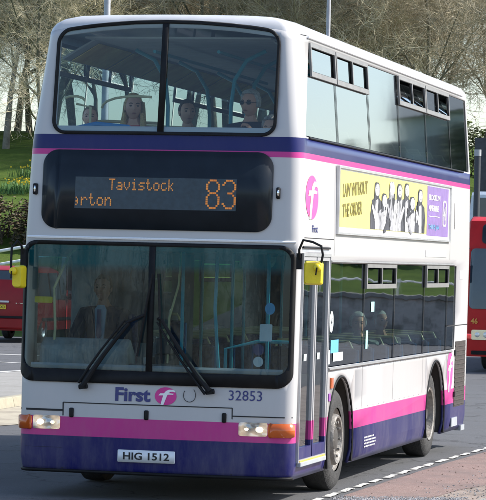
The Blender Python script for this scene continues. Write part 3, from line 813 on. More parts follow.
# dash and cab
m=MB(); m.prism([(.12,.40),(.12,1.14),(.30,1.20),(.42,1.12),(.45,.9),(.40,.4)],'x',-1.19,.20); 
m.box(-1.17,1.19,.10,.22,.9,1.13); m.build('dashboard',simple('dash_grey',(.16,.17,.18),.6),BUS,bevel=.02)
m=MB(); m.prism([(.20,1.14),(.22,1.34),(.34,1.42),(.50,1.28),(.52,1.14)],'x',-1.12,-.30); m.build('cab_binnacle',simple('pale_binnacle',(.36,.37,.36),.6,var=.3),BUS,bevel=.03)
m=MB(); P=[(-.70+.22*math.cos(t),.60+.22*math.sin(t)*.85,1.16+.22*math.sin(t)*.5) for t in [2*PI*k/24 for k in range(25)]]
m.tube(P,.014,8,cap=False); m.tube([(-.70,.60,1.15),(-.70,.45,.95)],.03,8); m.tube([(-.92,.60,1.16),(-.48,.60,1.16)],.012,6); m.build('steering_wheel',rubber,BUS,smooth=True)
m=MB(); m.box(-.22,-.19,.45,1.35,.40,1.25); m.build('cab_door',inner,BUS,bevel=.01)
m=MB(); m.box(-1.17,-.2,1.36,1.40,.4,1.35);m.box(-1.17,-.9,1.36,1.40,1.35,2.2); m.build('cab_bulkhead',inner,BUS)
m=MB(); m.add([(-.205,.5,1.25),(-.205,1.35,1.25),(-.205,1.35,2.1),(-.205,.5,2.0)],[(0,1,2,3)]); m.build('assault_screen',glass('screen_perspex',(.8,.85,.85),1.4,haze=.05),BUS)
m=MB(); m.box(-.98,-.44,.98,1.10,.75,1.62); m.box(-.96,-.46,.62,1.04,.82,.93);m.box(-.85,-.57,.7,1.0,.4,.82); m.build('driver_seat',fabric,BUS,bevel=.04)
m=MB(); m.box(-.14,.10,.55,.85,.40,1.28); m.box(-.12,.02,.52,.62,1.28,1.42); m.build('ticket_machine',inner_dark,BUS,bevel=.01)
m=MB(); m.box(.45,.95,.42,.9,.40,.72); m.build('platform_box',inner_dark,BUS,bevel=.02)
def rail(path,r=.016,mat=teal,name='handrail'):
    m=MB(); m.tube(path,r,8); return m.build(name,mat,BUS,smooth=True)
m=MB(); m.box(-1.15,-.42,1.50,3.05,.40,2.2); m.build('staircase_panel',simple('stair_panel_grey',(.10,.12,.14),.6),BUS,bevel=.02)
rail([(-1.02,.30,1.16),(-1.0,.30,1.5),(-1.02,.3,1.85),(-.9,.35,2.15),(-.84,.35,2.2)],.012,cream,'cab_pole')
rail([(.12,.5,.4),(.12,.5,2.2)]); rail([(.55,.40,.4),(.55,.40,1.35),(.82,.5,1.42),(1.1,.5,1.42)]); rail([(.60,.38,.7),(.50,.34,1.2),(.46,.34,1.7),(.46,.40,2.2)])
rail([(-.02,.55,1.2),(.0,.5,1.6),(.08,.5,1.9),(.10,.5,2.2)],.010,cream,'cab_pole')
rail([(.95,.3,.4),(.95,.3,2.2)]); rail([(1.0,1.45,.4),(1.0,1.45,2.2)]); rail([(.35,1.45,.4),(.35,1.45,2.2)])
for y in (3,4.8,6.6):
    for sg in (-1,1): rail([(sg*.33,y,.4),(sg*.33,y,2.2)])
# cab shelf stickers on windscreen nearside
for k,(x,z,w,h,mt,shape) in enumerate(((1.02,1.72,.045,.052,stickblue,0),(.99,1.51,.055,.075,stickwhite,1),(.93,1.36,.05,.05,navy,0),(.93,1.255,.045,.045,stickwhite,0))):
    lp=ell2(x,z,w,h,20) if not shape else rrect(x-w,x+w,z-h,z+h,.01,2)
    front_patch([lp],-.004,'windscreen_sticker',mt,BUS)
front_patch([rrect(-1.13,-.96,1.72,1.775,.01,3)],-.004,'cab_notice',yellowp,BUS)
# upper deck front rail (blue) and grips
for sg in (-1,):
    rail([(sg*1.0,.62,3.20),(sg*.96,.60,3.29),(sg*.75,.6,3.335),(sg*.45,.6,3.31),(sg*.30,.62,3.24),(sg*.29,.62,2.34)],.026,seatblue,'front_rail')
rail([(-1.12,.85,3.585),(-1.07,.83,3.60),(-1.0,.82,3.60),(-.95,.83,3.585),(-.93,.84,3.56)],.012,cream,'grab_rail')
rail([(-.78,.88,3.50),(-.765,.86,3.53),(-.72,.84,3.56),(-.64,.82,3.585),(-.54,.81,3.60),(-.42,.81,3.605),(-.30,.84,3.60)],.012,cream,'grab_rail')
rail([(-.87,.80,3.0),(-.865,.80,3.50),(-1.0,.80,3.53)],.012,cream,'grab_rail')
def seat(x,y,z,w=.86,blue=True):
    m=MB(); m.box(x-w/2,x+w/2,y-.02,y+.40,z+.38,z+.47); m.box(x-w/2,x-.01,y+.38,y+.47,z+.44,z+1.0); m.box(x+.01,x+w/2,y+.38,y+.47,z+.44,z+1.0)
    m.box(x-.05,x+.05,y+.1,y+.3,z,z+.38)
    o=m.build('seat',fabric,BUS,bevel=.03)
    b=MB(); b.box(x-w/2-.01,x+w/2+.01,y+.475,y+.49,z+.40,z+.98); bb=b.build('seat_shell',seatblue,o,bevel=.005); bb.location=(0,0,0)
    g=MB(); g.tube([(x-w/2+.04,y+.45,z+.98),(x-w/2+.06,y+.46,z+1.06),(x-.2,y+.46,z+1.075),(x+w/2-.08,y+.46,z+1.06),(x+w/2-.04,y+.45,z+.98)],.015,8); gg=g.build('grip',cream,o,smooth=True); gg.location=(0,0,0)
for k in range(10):
    y=.98+.80*k
    if y>8.9: break
    seat(-.72,y,2.33)
    if not (2.6<y<4.2): seat(.72,y,2.33)
for k in range(7): 
    y=2.95+.82*k
    seat(-.72,y,.30); seat(.72,y,.30)
seat(-.72,1.75,.55)
# upper deck stanchions with curved tops
for (x,y,s) in ((-.30,1.42,-1),(-.30,3.02,-1),(-.30,4.6,-1),(.30,1.42,1),(.30,2.22,1),(.30,3.9,1),(.30,5.4,1),(.62,2.5,1),(.62,4.0,1),(-.30,6.2,-1)):
    rail([(x,y,2.34),(x,y,3.55),(x+.03*s,y,3.80),(x+.14*s,y,3.98),(x+.32*s,y,4.07)],.019)
rail([(.30,.9,4.02),(.30,5.5,4.02)]); rail([(-.30,.9,4.02),(-.30,5.5,4.02)])
# ------------------------------------------------------------------ people
def skinned(verts,edges,radii,sub=1):
    me=bpy.data.meshes.new('sk'); me.from_pydata([tuple(v) for v in verts],edges,[]); o=bpy.data.objects.new('sk',me); C.objects.link(o)
    md=o.modifiers.new('k','SKIN'); md.use_smooth_shade=True; s=o.modifiers.new('s','SUBSURF'); s.levels=sub; s.render_levels=sub
    for i,d in enumerate(me.skin_vertices[0].data):
        r=radii[i]; d.radius=(r if isinstance(r,tuple) else (r,r)); d.use_root=(i==0)
    dg=bpy.context.evaluated_depsgraph_get(); ev=bpy.data.meshes.new_from_object(o.evaluated_get(dg))
    v=[tuple(p.co) for p in ev.vertices]; f=[tuple(p.vertices) for p in ev.polygons]
    C.objects.unlink(o); bpy.data.objects.remove(o); bpy.data.meshes.remove(me); bpy.data.meshes.remove(ev)
    return v,f
SKIN={}
def skinmat(k,col):
    if k not in SKIN: SKIN[k]=simple('skin_'+k,col,.55,var=.08,vscale=12)
    return SKIN[k]
eyem=simple('eye_dark',(.03,.025,.02),.2); lipm=simple('lips',(.42,.14,.12),.5)
def person(label,loc,rz,skincol,top,trouser,hair,haircol,glasses=False,s=1.0,shirt=None,tie=False,arms='lap',headturn=0,hat=None):
    P=empty('person',loc,label,'person',None,rz)
    sk=skinmat('a' if skincol[0]>.5 else 'b',skincol)
    def V(x,y,z): return Vector((x,y,z))*s
    hipz=.53
    if arms=='wheel': elb=[V(-.27,-.16,.72),V(.27,-.16,.72)]; wr=[V(-.19,-.36,.76),V(.19,-.36,.76)]
    elif arms=='chin': elb=[V(-.26,-.12,.68),V(.22,-.25,.74)]; wr=[V(-.10,-.32,.62),V(.08,-.22,1.0)]
    else: elb=[V(-.27,-.08,.72),V(.27,-.08,.72)]; wr=[V(-.12,-.32,.60),V(.12,-.32,.60)]
    vs=[V(0,0,hipz),V(0,.03,.72),V(0,.03,.92),V(0,.02,1.06),V(0,-.005,1.15),V(0,-.02,1.22)]
    ra=[(.15,.11),(.135,.10),(.16,.105),(.12,.08),(.058,.058),(.06,.065)]
    ed=[(i,i+1) for i in range(5)]
    for k,sg in enumerate((-1,1)):
        b=len(vs); vs+=[V(sg*.17,.02,1.03),elb[k],(elb[k]*.1+wr[k]*.9),wr[k]]; ra+=[.058,.044,.030,.026]; ed+=[(3,b),(b,b+1),(b+1,b+2),(b+2,b+3)]
        b=len(vs); vs+=[V(sg*.10,-.05,hipz-.02),V(sg*.13,-.42,.50),V(sg*.13,-.44,.28),V(sg*.13,-.42,.07),V(sg*.13,-.54,.04)]; ra+=[.09,.065,.055,.038,.035]
        ed+=[(0,b),(b,b+1),(b+1,b+2),(b+2,b+3),(b+3,b+4)]
    ra=[(r[0]*s,r[1]*s) if isinstance(r,tuple) else r*s for r in ra]
    v,f=skinned(vs,ed,ra)
    B=MB(); B.add(v,f,0)
    # head: shaped ellipsoid
    hc=V(0,-.035,1.29)
    def face(q):
        x,y,z=q/s
        fr=max(0,-y/.1)
        if z<0: k=1-.28*min(1,(-z/.12))**1.5; x*=k; y*= (1-.10*min(1,-z/.12))
        n=math.exp(-((x/.014)**2+((z+.012)/.026)**2)); y-= .022*n*fr
        e_=math.exp(-(((abs(x)-.032)/.018)**2+((z-.012)/.014)**2)); y+=.010*e_*fr
        br=math.exp(-(((z-.035)/.012)**2))*math.exp(-(x/.06)**2); y-=.004*br*fr
        lp=math.exp(-((x/.024)**2+((z+.058)/.010)**2)); y-=.006*lp*fr
        ch=math.exp(-((x/.022)**2+((z+.098)/.016)**2)); y-=.008*ch*fr
        return Vector((x,y,z))*s
    rt=Matrix.Rotation(headturn,3,'Z')
    B.ell(hc,(.076*s,.097*s,.118*s),32,28,0,rt,face)
    for sg in (-1,1):
        B.ell(hc+rt@V(sg*.077,.005,-.005),(.010*s,.020*s,.030*s),8,8,0,rt)
        B.ell(hc+rt@V(sg*.031,-.083,.010),(.014*s,.007*s,.0075*s),8,6,1,rt); B.tube([hc+rt@V(sg*.015,-.094,.030),hc+rt@V(sg*.032,-.092,.036),hc+rt@V(sg*.050,-.078,.030)],[.003*s,.0042*s,.002*s],5,1)
    B.ell(hc+rt@V(0,-.096,-.058),(.022*s,.006*s,.006*s),10,6,2,rt)
    # hands: palm, four fingers, thumb
    for k,sg in enumerate((-1,1)):
        w=wr[k]; d=(w-elb[k]).normalized(); sd=d.cross(Vector((0,0,1))).normalized()*(-sg); up=sd.cross(d)*(-sg)
        if up.z<0: up=-up
        pc=w+d*.045*s; rot=Matrix((sd,d,up)).transposed()
        B.ell(pc,(.040*s,.050*s,.016*s),10,8,0,rot)
        for q,(off,ln) in enumerate(((-.030,.060),(-.010,.072),(.011,.068),(.030,.052))):
            a=pc+sd*off*s+d*.035*s; b_=a+d*ln*.5*s-up*.008*s; c=b_+d*ln*.35*s-up*.028*s; e_=c-up*.022*s-d*.006*s
            B.tube([a,b_,c,e_],[.009*s,.0085*s,.008*s,.006*s],7,0)
        a=pc-sd*.034*s-d*.015*s; b_=a-sd*.022*s+d*.025*s; B.tube([a,b_,b_+d*.03*s-up*.008*s],[.011*s,.010*s,.007*s],7,0)
    body=B.build('body',[sk,eyem,lipm],P,smooth=True,local=True)
    # clothes
    def sub(idx,ext): pass
    cv=[vs[0]+V(0,0,.0),vs[1],vs[2],vs[3],V(0,.015,1.135)]; cr=[(.185,.14),(.175,.135),(.20,.135),(.165,.11),(.085,.08)]; ce=[(0,1),(1,2),(2,3),(3,4)]
    for k,sg in enumerate((-1,1)):
        b=len(cv); cv+=[V(sg*.18,.02,1.045),elb[k],elb[k]*.12+wr[k]*.88]; cr+=[.088,.064,.045]; ce+=[(3,b),(b,b+1),(b+1,b+2)]
    cr=[(r[0]*s,r[1]*s) if isinstance(r,tuple) else r*s for r in cr]
    v,f=skinned(cv,ce,cr); M_=MB(); M_.add(v,f); M_.build('jacket',top,P,smooth=True,local=True)
    cv=[V(0,.0,hipz)]; cr=[(.165,.125)]; ce=[]
    for sg in (-1,1):
        b=len(cv); cv+=[V(sg*.10,-.05,hipz-.02),V(sg*.13,-.42,.50),V(sg*.13,-.44,.28),V(sg*.13,-.42,.10)]; cr+=[.10,.078,.068,.06]; ce+=[(0,b),(b,b+1),(b+1,b+2),(b+2,b+3)]
    cr=[(r[0]*s,r[1]*s) if isinstance(r,tuple) else r*s for r in cr]
    v,f=skinned(cv,ce,cr); M_=MB(); M_.add(v,f); M_.build('trousers',trouser,P,smooth=True,local=True)
    if shirt:
        m=MB(); m.add([V(-.055,-.105,1.10),V(.055,-.105,1.10),V(.035,-.125,.80),V(-.035,-.125,.80),V(-.03,-.085,1.14),V(.03,-.085,1.14)],[(0,1,2,3),(0,4,5,1)])
        x=m.build('shirt',shirt,P,local=True); so=x.modifiers.new('s','SOLIDIFY'); so.thickness=.03
    if tie:
        m=MB(); m.prism([(-.016*s,1.10*s),(.016*s,1.10*s),(.025*s,.86*s),(0,.82*s),(-.025*s,.86*s)],'y',-.150*s,-.142*s); m.build('tie',navy,P,local=True)
    # hair
    H=MB(); rh=random.Random(hash(label)%999 if False else len(label))
    def hairf(q):
        x,y,z=q/s
        n=mnoise.noise(Vector((x,y,z))*60)*.006
        if y<-.03 and z<.055: y=-.03-(y+.03)*-.2 if False else max(y,-.035); 
        if z<-.05: z=-.05+(z+.05)*.25
        r_=Vector((x,y,z)); return (r_*(1+n*8))*s
    if hair in('short','white'):
        H.ell(hc+rt@V(0,.014,.020),(.086*s,.096*s,.115*s),28,20,0,rt,hairf)
    if hair=='curly':
        H.ell(hc+rt@V(0,.016,.030),(.098*s,.104*s,.118*s),28,20,0,rt,lambda q:hairf(q)*(1+.09*mnoise.noise(q*28)))
    if hair=='long':
        H.ell(hc+rt@V(0,.014,.022),(.088*s,.096*s,.116*s),28,20,0,rt,hairf)
        for k in range(60):
            a=rh.uniform(-2.5,2.5)-PI/2+PI; a=rh.uniform(.12*PI,.88*PI) if k%3 else (rh.choice((-.12,1.12))*PI)
            x=.082*math.cos(a); y=.02+.075*math.sin(a)
            pts=[hc+V(x,y,.05-.0),hc+V(x*1.12,y,-.05),hc+V(x*1.25+rh.uniform(-.01,.01),y-.01,-.16),hc+V(x*1.2+rh.uniform(-.02,.02),y-.03,-.28-rh.uniform(0,.06))]
            H.tube(pts,[.018*s,.020*s,.018*s,.006*s],5)
    H.build('hair',haircol,P,smooth=True,local=True)
    if glasses:
        G=MB()
        for sg in (-1,1): G.ell(hc+rt@V(sg*.033,-.094,.010),(.026*s,.008*s,.018*s),14,8,0,rt); G.tube([hc+rt@V(sg*.055,-.088,.016),hc+rt@V(sg*.078,-.01,.016)],.003*s,5)
        G.tube([hc+rt@V(-.012,-.100,.015),hc+rt@V(.012,-.100,.015)],.003*s,5); G.build('sunglasses',ink,P,smooth=True,local=True)
    return P
navyj=simple('navy_cloth',(.03,.035,.06),.9); greyt=simple('dark_trousers',(.04,.04,.05),.9)
redtop=simple('red_floral_cloth',(.65,.05,.07),.9,var=.8,vscale=18); patt=simple('patterned_cloth',(.30,.27,.25),.9,var=.8,vscale=22)
pale=simple('pale_grey_cloth',(.42,.45,.44),.9,var=.3); shirtm=simple('pale_blue_shirt',(.30,.45,.60),.8)
blonde=simple('blonde_hair',(.62,.42,.17),.6,var=.4,vscale=60); greyh=simple('grey_hair',(.42,.41,.38),.7,var=.3,vscale=60); whiteh=simple('white_hair',(.72,.70,.66),.7,var=.2,vscale=60); brownh=simple('brown_hair',(.06,.04,.025),.7,var=.4,vscale=60)
pink_skin=(.74,.34,.22)
seat_lo=.0
person('driver in dark jacket, pale blue shirt and tie at the steering wheel',(-.76,1.02,.56),0,(.40,.19,.13),navyj,greyt,'short',brownh,shirt=shirtm,tie=True,arms='wheel')
person('woman with long blonde hair and red top on the upper deck',(-.60,1.34,2.24),0,(.80,.42,.30),redtop,greyt,'long',blonde,headturn=.35)
person('child with short fair hair low in the front upper deck corner',(-1.02,1.33,2.32),.2,(.76,.38,.26),navyj,greyt,'short',simple('fair_hair',(.28,.19,.10),.7),s=.86)
person('grey haired man in sunglasses resting his chin on his hand, upper deck',(.50,1.36,2.28),0,pink_skin,navyj,greyt,'curly',greyh,glasses=True,arms='chin',headturn=-.22)
person('upper deck passenger in patterned coat beside the man in sunglasses',(.76,1.12,2.06),0,pink_skin,patt,greyt,'curly',patt,s=.98)
person('passenger with brown hair sitting behind the blonde woman upstairs',(-.50,2.95,2.28),0,pink_skin,navyj,greyt,'short',brownh,headturn=.5)
person('white haired passenger at the second lower deck window',(.78,5.34,.31),.05,pink_skin,pale,greyt,'curly',whiteh,s=.92,headturn=.3)
person('white haired passenger at the third lower deck window in patterned coat',(.78,6.62,.31),.05,(.70,.36,.25),patt,greyt,'short',whiteh,s=.93,headturn=.7)
# ------------------------------------------------------------------ terrain
def sst(a,b,x):
    t=max(0,min(1,(x-a)/(b-a))); return t*t*(3-2*t)
def terr(x,y):
    left=interp(y,[49.5,52,57,62,64,72,80,100,130,700],[0,.45,1.2,2.3,3.1,4.2,5.0,7.6,9,9])
    mid=interp(y,[50,60,68,75,112,140,700],[0,1.0,2.0,2.8,6.0,7,8])
    right=interp(y,[50.2,51,94,120,700],[0,1.25,4.5,5.2,6])
    a=sst(-20,-13,x); b=sst(-4,5,x)
    z=left*(1-a)+mid*a; z=z*(1-b)+right*b
    if y>52: z+=.12*mnoise.noise(Vector((x*.15,y*.15,0)))*min(1,(y-52)/6)
    if y<-50: z+= interp(-y,[50,70,120,300],[0,.2,.5,2])
    return z
m=MB(); xs=[-400,-250,-160,-110,-80]+[-60+1.5*i for i in range(74)]+[60,80,110,160,250,400]; ys=[-400,-200,-120,-70,-50,0,30,45]+[48+1*i for i in range(60)]+[110+4*i for i in range(12)]+[170,200,260,400,700]
g=[[(x,y,terr(x,y)-.02) for x in xs] for y in ys]
for j in range(len(ys)-1):
    for i in range(len(xs)-1): m.add([g[j][i],g[j][i+1],g[j+1][i+1],g[j+1][i]],[(0,1,2,3)])
mt,nt,out=newmat('grass_ground'); pb=N(nt,'ShaderNodeBsdfPrincipled'); L(nt,pb.outputs[0],out.inputs[0]); pb.inputs['Roughness'].default_value=.95; pb.inputs['Specular IOR Level'].default_value=.1
f1=noise(nt,.35,6,.7); f2=noise(nt,6,5,.8)
c1=ramp(nt,f1,[(.35,(.07,.13,.02)),(.55,(.13,.21,.035)),(.75,(.18,.21,.06))]); L(nt,mixc(nt,math_n(nt,'MULTIPLY',f2,.8),c1,(.03,.05,.012)),pb.inputs['Base Color'])
L(nt,bump(nt,noise(nt,9,6,.8),.9,.12),pb.inputs['Normal'])
o=m.build('ground',mt,smooth=True,weld=.001); tag(o,kind='structure')
# roads
def surf(name,c0,c1,scale,rough=.9,speck=None,bs=.4,dirt=None,crack=False):
    mt,nt,out=newmat(name); pb=N(nt,'ShaderNodeBsdfPrincipled'); L(nt,pb.outputs[0],out.inputs[0]); pb.inputs['Roughness'].default_value=rough
    a=noise(nt,scale,7,.75); b=noise(nt,.6,5,.6,stretch=(1,.25,1))
    col=ramp(nt,a,[(.3,c0),(.7,c1)]); col=mixc(nt,math_n(nt,'MULTIPLY',b,.5),col,tuple(x*.6 for x in c0))
    if speck: 
        s_=noise(nt,110,2,.5); col=mixc(nt,ramp(nt,s_,[(.56,(0,0,0)),(.64,(1,1,1))]),col,speck)
    if dirt:
        s_=noise(nt,1.4,6,.75); col=mixc(nt,ramp(nt,s_,[(.45,(0,0,0)),(.65,(1,1,1))]),col,dirt)
    if crack:
        vo=N(nt,'ShaderNodeTexVoronoi',feature='DISTANCE_TO_EDGE'); vo.inputs['Scale'].default_value=.55
        tc=N(nt,'ShaderNodeTexCoord'); nz=N(nt,'ShaderNodeTexNoise'); nz.inputs['Scale'].default_value=1.6; nz.inputs['Detail'].default_value=6; L(nt,tc.outputs['Object'],nz.inputs['Vector'])
        ad_=N(nt,'ShaderNodeVectorMath',operation='ADD'); L(nt,tc.outputs['Object'],ad_.inputs[0]); L(nt,nz.outputs['Color'],ad_.inputs[1]); L(nt,ad_.outputs[0],vo.inputs['Vector'])
        col=mixc(nt,ramp(nt,vo.outputs['Distance'],[(.004,(.75,.75,.75)),(.012,(0,0,0))]),col,(.022,.022,.022))
        st_=noise(nt,.45,4,.6,stretch=(1,.3,1)); col=mixc(nt,ramp(nt,st_,[(.5,(0,0,0)),(.7,(.5,.5,.5))]),col,(.04,.04,.042))
    L(nt,col,pb.inputs['Base Color']); L(nt,bump(nt,noise(nt,70,4,.8),bs,.01),pb.inputs['Normal']); return mt
asph=surf('asphalt',(.062,.064,.070),(.125,.127,.135),22,speck=(.16,.16,.165),dirt=(.085,.085,.088),bs=.8,crack=True)
def sheet(name,pts,z,mat,label=None,n=1):
    m=MB(); v,f=flat2d([pts]); m.add([(x,y,z) for x,y in v],f); o=m.build(name,mat); tag(o,kind='structure'); return o
sheet('road',[(-60,-120),(60,-120),(60,49.6),(-60,49.6)],.0,asph)
# far approach road climbing the hill behind the red bus
m=MB()
for k in range(30):
    y0=49.4+k*2; y1=y0+2
    m.add([(-13+.0*k,y0,terr(-13,y0)+.03),(-3,y0,terr(-3,y0)+.03 if y0<52 else terr(-5,y0)+.05),(-3,y1,terr(-5,y1)+.05),(-13,y1,terr(-13,y1)+.03)],[(0,1,2,3)])
o=m.build('hill_road',asph,smooth=True); tag(o,kind='structure')
# central island: dusty channel, kerb, top
dust=surf('dusty_concrete',(.34,.30,.22),(.50,.45,.35),5,dirt=(.24,.21,.16))
conc=surf('island_concrete',(.24,.23,.21),(.34,.33,.31),8,dirt=(.20,.19,.17))
kerbm=surf('kerb_stone',(.30,.27,.20),(.42,.38,.28),6)
def kx(y): return -5.55-.028*y     # kerb line
Y0,Y1=-20,34
N_=18
def strip(name,fa,fb,z0,z1,mat,ya=Y0,yb_=Y1,n=N_):
    m=MB()
    for k in range(n):
        a=ya+(yb_-ya)*k/n; b_=ya+(yb_-ya)*(k+1)/n
        m.add([(fa(a),a,z0),(fb(a),a,z1),(fb(b_),b_,z1),(fa(b_),b_,z0)],[(0,1,2,3)])
    o=m.build(name,mat); tag(o,kind='structure'); return o
strip('dusty_channel',lambda y:kx(y)+.05,lambda y:-4.25-.045*y+.10*math.sin(y*1.9)+.06*math.sin(y*4.3),.006,.006,dust,n=120)
m=MB(); jj=MB()
yy=Y0
while yy<Y1:
    a,b_=yy+.006,yy+.91
    m.add([(kx(a),a,-.0),(kx(b_),b_,0),(kx(b_)-.03,b_,.13),(kx(a)-.03,a,.13),(kx(a)-.16,a,.14),(kx(b_)-.16,b_,.14),(kx(b_)-.045,b_,.14),(kx(a)-.045,a,.14),(kx(a)-.16,a,0),(kx(b_)-.16,b_,0)],[(0,1,2,3),(3,2,6,7),(7,6,5,4),(4,5,9,8),(0,3,7,4,8),(1,9,5,6,2)])
    yy+=.915
o=m.build('kerb',kerbm); tag(o,kind='structure')
strip('island_pavement',lambda y:kx(y)-.155,lambda y:kx(y)-2.6,.134,.134,conc)
strip('island_side',lambda y:kx(y)-2.6,lambda y:kx(y)-2.62,.134,0,conc)
# painted lines
linem=surf('road_paint',(.48,.48,.45),(.66,.65,.62),9,rough=.7,dirt=(.45,.44,.42))
def lx(y): return 1.26+.012*y+.002*y*y if y>0 else 1.26
m=MB(); y=-6.0; q=random.Random(5)
while y<30:
    ln=.50+q.uniform(-.05,.05); P=[]
    for k in range(7): P.append((lx(y)+ .0+q.uniform(-.008,.008),y+ln*k/6))
    for k in range(6,-1,-1): P.append((lx(y)+.07+q.uniform(-.012,.012),y+ln*k/6+q.uniform(-.01,.01)))
    v,f=flat2d([P]); m.add([(a,b_,.0085) for a,b_ in v],f); y+=.66
o=m.build('edge_line',linem); tag(o,kind='structure')
def line_strip(x0,y0,x1,y1,w,name='lane_line'):
    d=Vector((x1-x0,y1-y0)).normalized(); n=Vector((-d.y,d.x))*w/2
    o=sheet(name,[(x0+n.x,y0+n.y),(x0-n.x,y0-n.y),(x1-n.x,y1-n.y),(x1+n.x,y1+n.y)],.005,linem); return o
line_strip(-10.4,24,-9.4,30.5,.16); line_strip(-13,20,-9.0,28.2,.15); line_strip(-12.2,31.5,-10.9,31.0,.18); line_strip(-14.5,36,-8.8,35.0,.3)
# right-hand side: red surfacing, chippings and dusty margin
redm=surf('red_surfacing',(.15,.092,.080),(.24,.155,.135),12,speck=(.32,.27,.25),dirt=(.135,.10,.092))
margin=surf('dusty_margin',(.20,.15,.125),(.30,.24,.205),9,speck=(.42,.38,.34),dirt=(.15,.12,.10))
strip('dusty_margin',lambda y:lx(y)+.16,lambda y:6.0,.003,.003,margin,-12,40,40)
q=random.Random(9)
left=[(lx(y)+.14+.015*q.random(),y) for y in [1.5+.5*k for k in range(50)]]
right=[(2.25+.03*y+.09*math.sin(y*2.1)+.06*q.random(),y) for y in [1.9-.0+.5*k for k in range(50)]]
sheet('red_surfacing',left+list(reversed(right))+[(2.15,1.6),(1.75,1.25)],.006,redm)
# slab corner, pale
sheet('pale_slab',[(2.5,.4),(3.6,.2),(3.9,3.4),(2.75,2.5)],.0065,conc)
# chippings (grey gravel) near the corner
gm=simple('grey_chippings',(.22,.22,.23),.9,var=.6,vscale=9)
m=MB(); q=random.Random(11)
def pebble(x,y,z,r):
    v=[Vector((1,0,0)),Vector((-1,0,0)),Vector((0,1,0)),Vector((0,-1,0)),Vector((0,0,.7)),Vector((0,0,-.5))]
    rr=Matrix.Rotation(q.uniform(0,6),3,'Z')@Matrix.Rotation(q.uniform(-.5,.5),3,'X')
    v=[Vector((x,y,z))+rr@(a*r*q.uniform(.7,1.2)) for a in v]
    m.add(v,[(0,2,4),(2,1,4),(1,3,4),(3,0,4),(2,0,5),(1,2,5),(3,1,5),(0,3,5)])
for k in range(9000):
    y=q.uniform(-2.2,1.9); x=q.uniform(lx(y)+.13,2.5)
    lim=1.45+.35*(x-1.4)
    if y>lim+q.uniform(-.12,.06): continue
    pebble(x,y,.004,q.uniform(.006,.016))
for k in range(1400):
    y=q.uniform(1,14); x=q.gauss(2.5+.03*y,.22)
    if x<lx(y)+.16: continue
    pebble(x,y,.007,q.uniform(.005,.013))
o=m.build('chippings',gm); tag(o,'loose grey chippings and grit lying beside the dashed line','gravel',kind='stuff')
q=random.Random(12); m=MB()
for k in range(420):
    y=q.uniform(1,14); x=min(3.6,q.gauss(2.5,.5)); x=max(x,lx(y)+.2); pebble(x,y,.008,q.uniform(.003,.012))
o=m.build('leaf_litter',simple('dark_litter',(.10,.07,.055),.9)); tag(o,'dark dead leaves and crumbs scattered over the reddish surfacing','litter',kind='stuff')
# small kerb/gutter grit on the left
# ------------------------------------------------------------------ trees
bark=simple('bark',(.16,.15,.11),.95,var=.5,vscale=3,bmp=.6,bscale=9)
twigm=simple('twigs_olive',(.46,.41,.28),.9,var=.45,vscale=.7)
twigd=simple('twigs_brown',(.36,.315,.22),.9,var=.45,vscale=.7)
def make_tree(seed,H,spread,density,clear,twmat,lean=0):
    r=random.Random(seed); T=MB(); K=MB()
    def poly(mb,pts,rs,n): mb.tube(pts,rs,n,cap=False)
    def grow(p,d,ln,rd,lvl):
        if lvl==5: ln*=r.uniform(.8,1.6)
        n=2 if lvl>3 else (3 if lvl>2 else 4)
        pts=[p]; q=p.copy(); dd=d.copy()
        for k in range(n):
            dd=(dd+Vector((r.uniform(-1,1),r.uniform(-1,1),r.uniform(-.6,.9)))*(.20 if lvl<3 else .33)).normalized()
            q=q+dd*ln/n; pts.append(q.copy())
        rs=[rd*(1-.55*k/n) for k in range(n+1)]
        if lvl==0: rs=[rd*1.35]+rs[1:]
        poly(T if lvl<2 else K,pts,rs,8 if lvl==0 else (6 if lvl<2 else (4 if lvl==2 else 3)))
        if lvl>=5: return
        kids={0:r.randint(11,13),1:r.randint(6,8),2:r.randint(5,6),3:density,4:7}[lvl]
        for c in range(kids):
            t=r.uniform(clear if lvl==0 else .2,1); i=min(n-1,int(t*n)); u=t*n-i
            s_=pts[i].lerp(pts[i+1],u)
            ang=r.uniform(.45,1.15) if lvl else r.uniform(.5,1.2)
            ax=dd.orthogonal().normalized(); ax.rotate(Matrix.Rotation(r.uniform(0,2*PI),3,dd))
            nd=dd.copy(); nd.rotate(Matrix.Rotation(ang,3,ax))
            nd.z=nd.z*.85+ (.12 if lvl<3 else -.03); nd.normalize()
            l2={0:spread*r.uniform(.7,1.1),1:spread*r.uniform(.4,.62),2:spread*r.uniform(.24,.36),3:spread*r.uniform(.13,.2),4:spread*r.uniform(.06,.11)}[lvl]
            r2={0:rd*.42,1:rd*.45,2:rd*.42,3:.008,4:.0055}[lvl]
            grow(s_,nd,l2*(1.15-.4*t if lvl==0 else 1),max(r2,.005),lvl+1)
    grow(Vector((0,0,-.3)),Vector((lean,0,1)).normalized(),H,.13*H/11,0)
    return T.mesh('trunk',[bark],True),K.mesh('crown',[twmat],False)
TV=[make_tree(21,10,4.6,5,.16,twigm),make_tree(22,11,4.8,5,.2,twigm,.08),make_tree(23,9.5,5.0,5,.14,twigd,-.08),make_tree(24,12,4.8,4,.3,twigd),make_tree(27,9,4.4,5,.1,twigm)]
def tree(x,y,v,s,rz,label,group='bare trees on the bank behind the bus'):
    e=empty('bare_tree',(x,y,terr(x,y)-.05),label,'tree',group,rz); e.scale=(s,s,s)
    for nm,me in zip(('trunk','crown'),TV[v]): link(nm,me,e,local=True)
    return e
q=random.Random(31); pos=[]
for (y0,xa,xb,step) in ((97,-46,-15,3.6),(102,-48,-15,3.6),(108,-50,-16,3.6),(115,-54,-17,4.0),(124,-58,-18,4.2)):
    x=xa+q.uniform(0,2)
    while x<xb:
        pos.append((x+q.uniform(-1.2,1.2),y0+q.uniform(-2.5,2.5))); x+=step
far=0
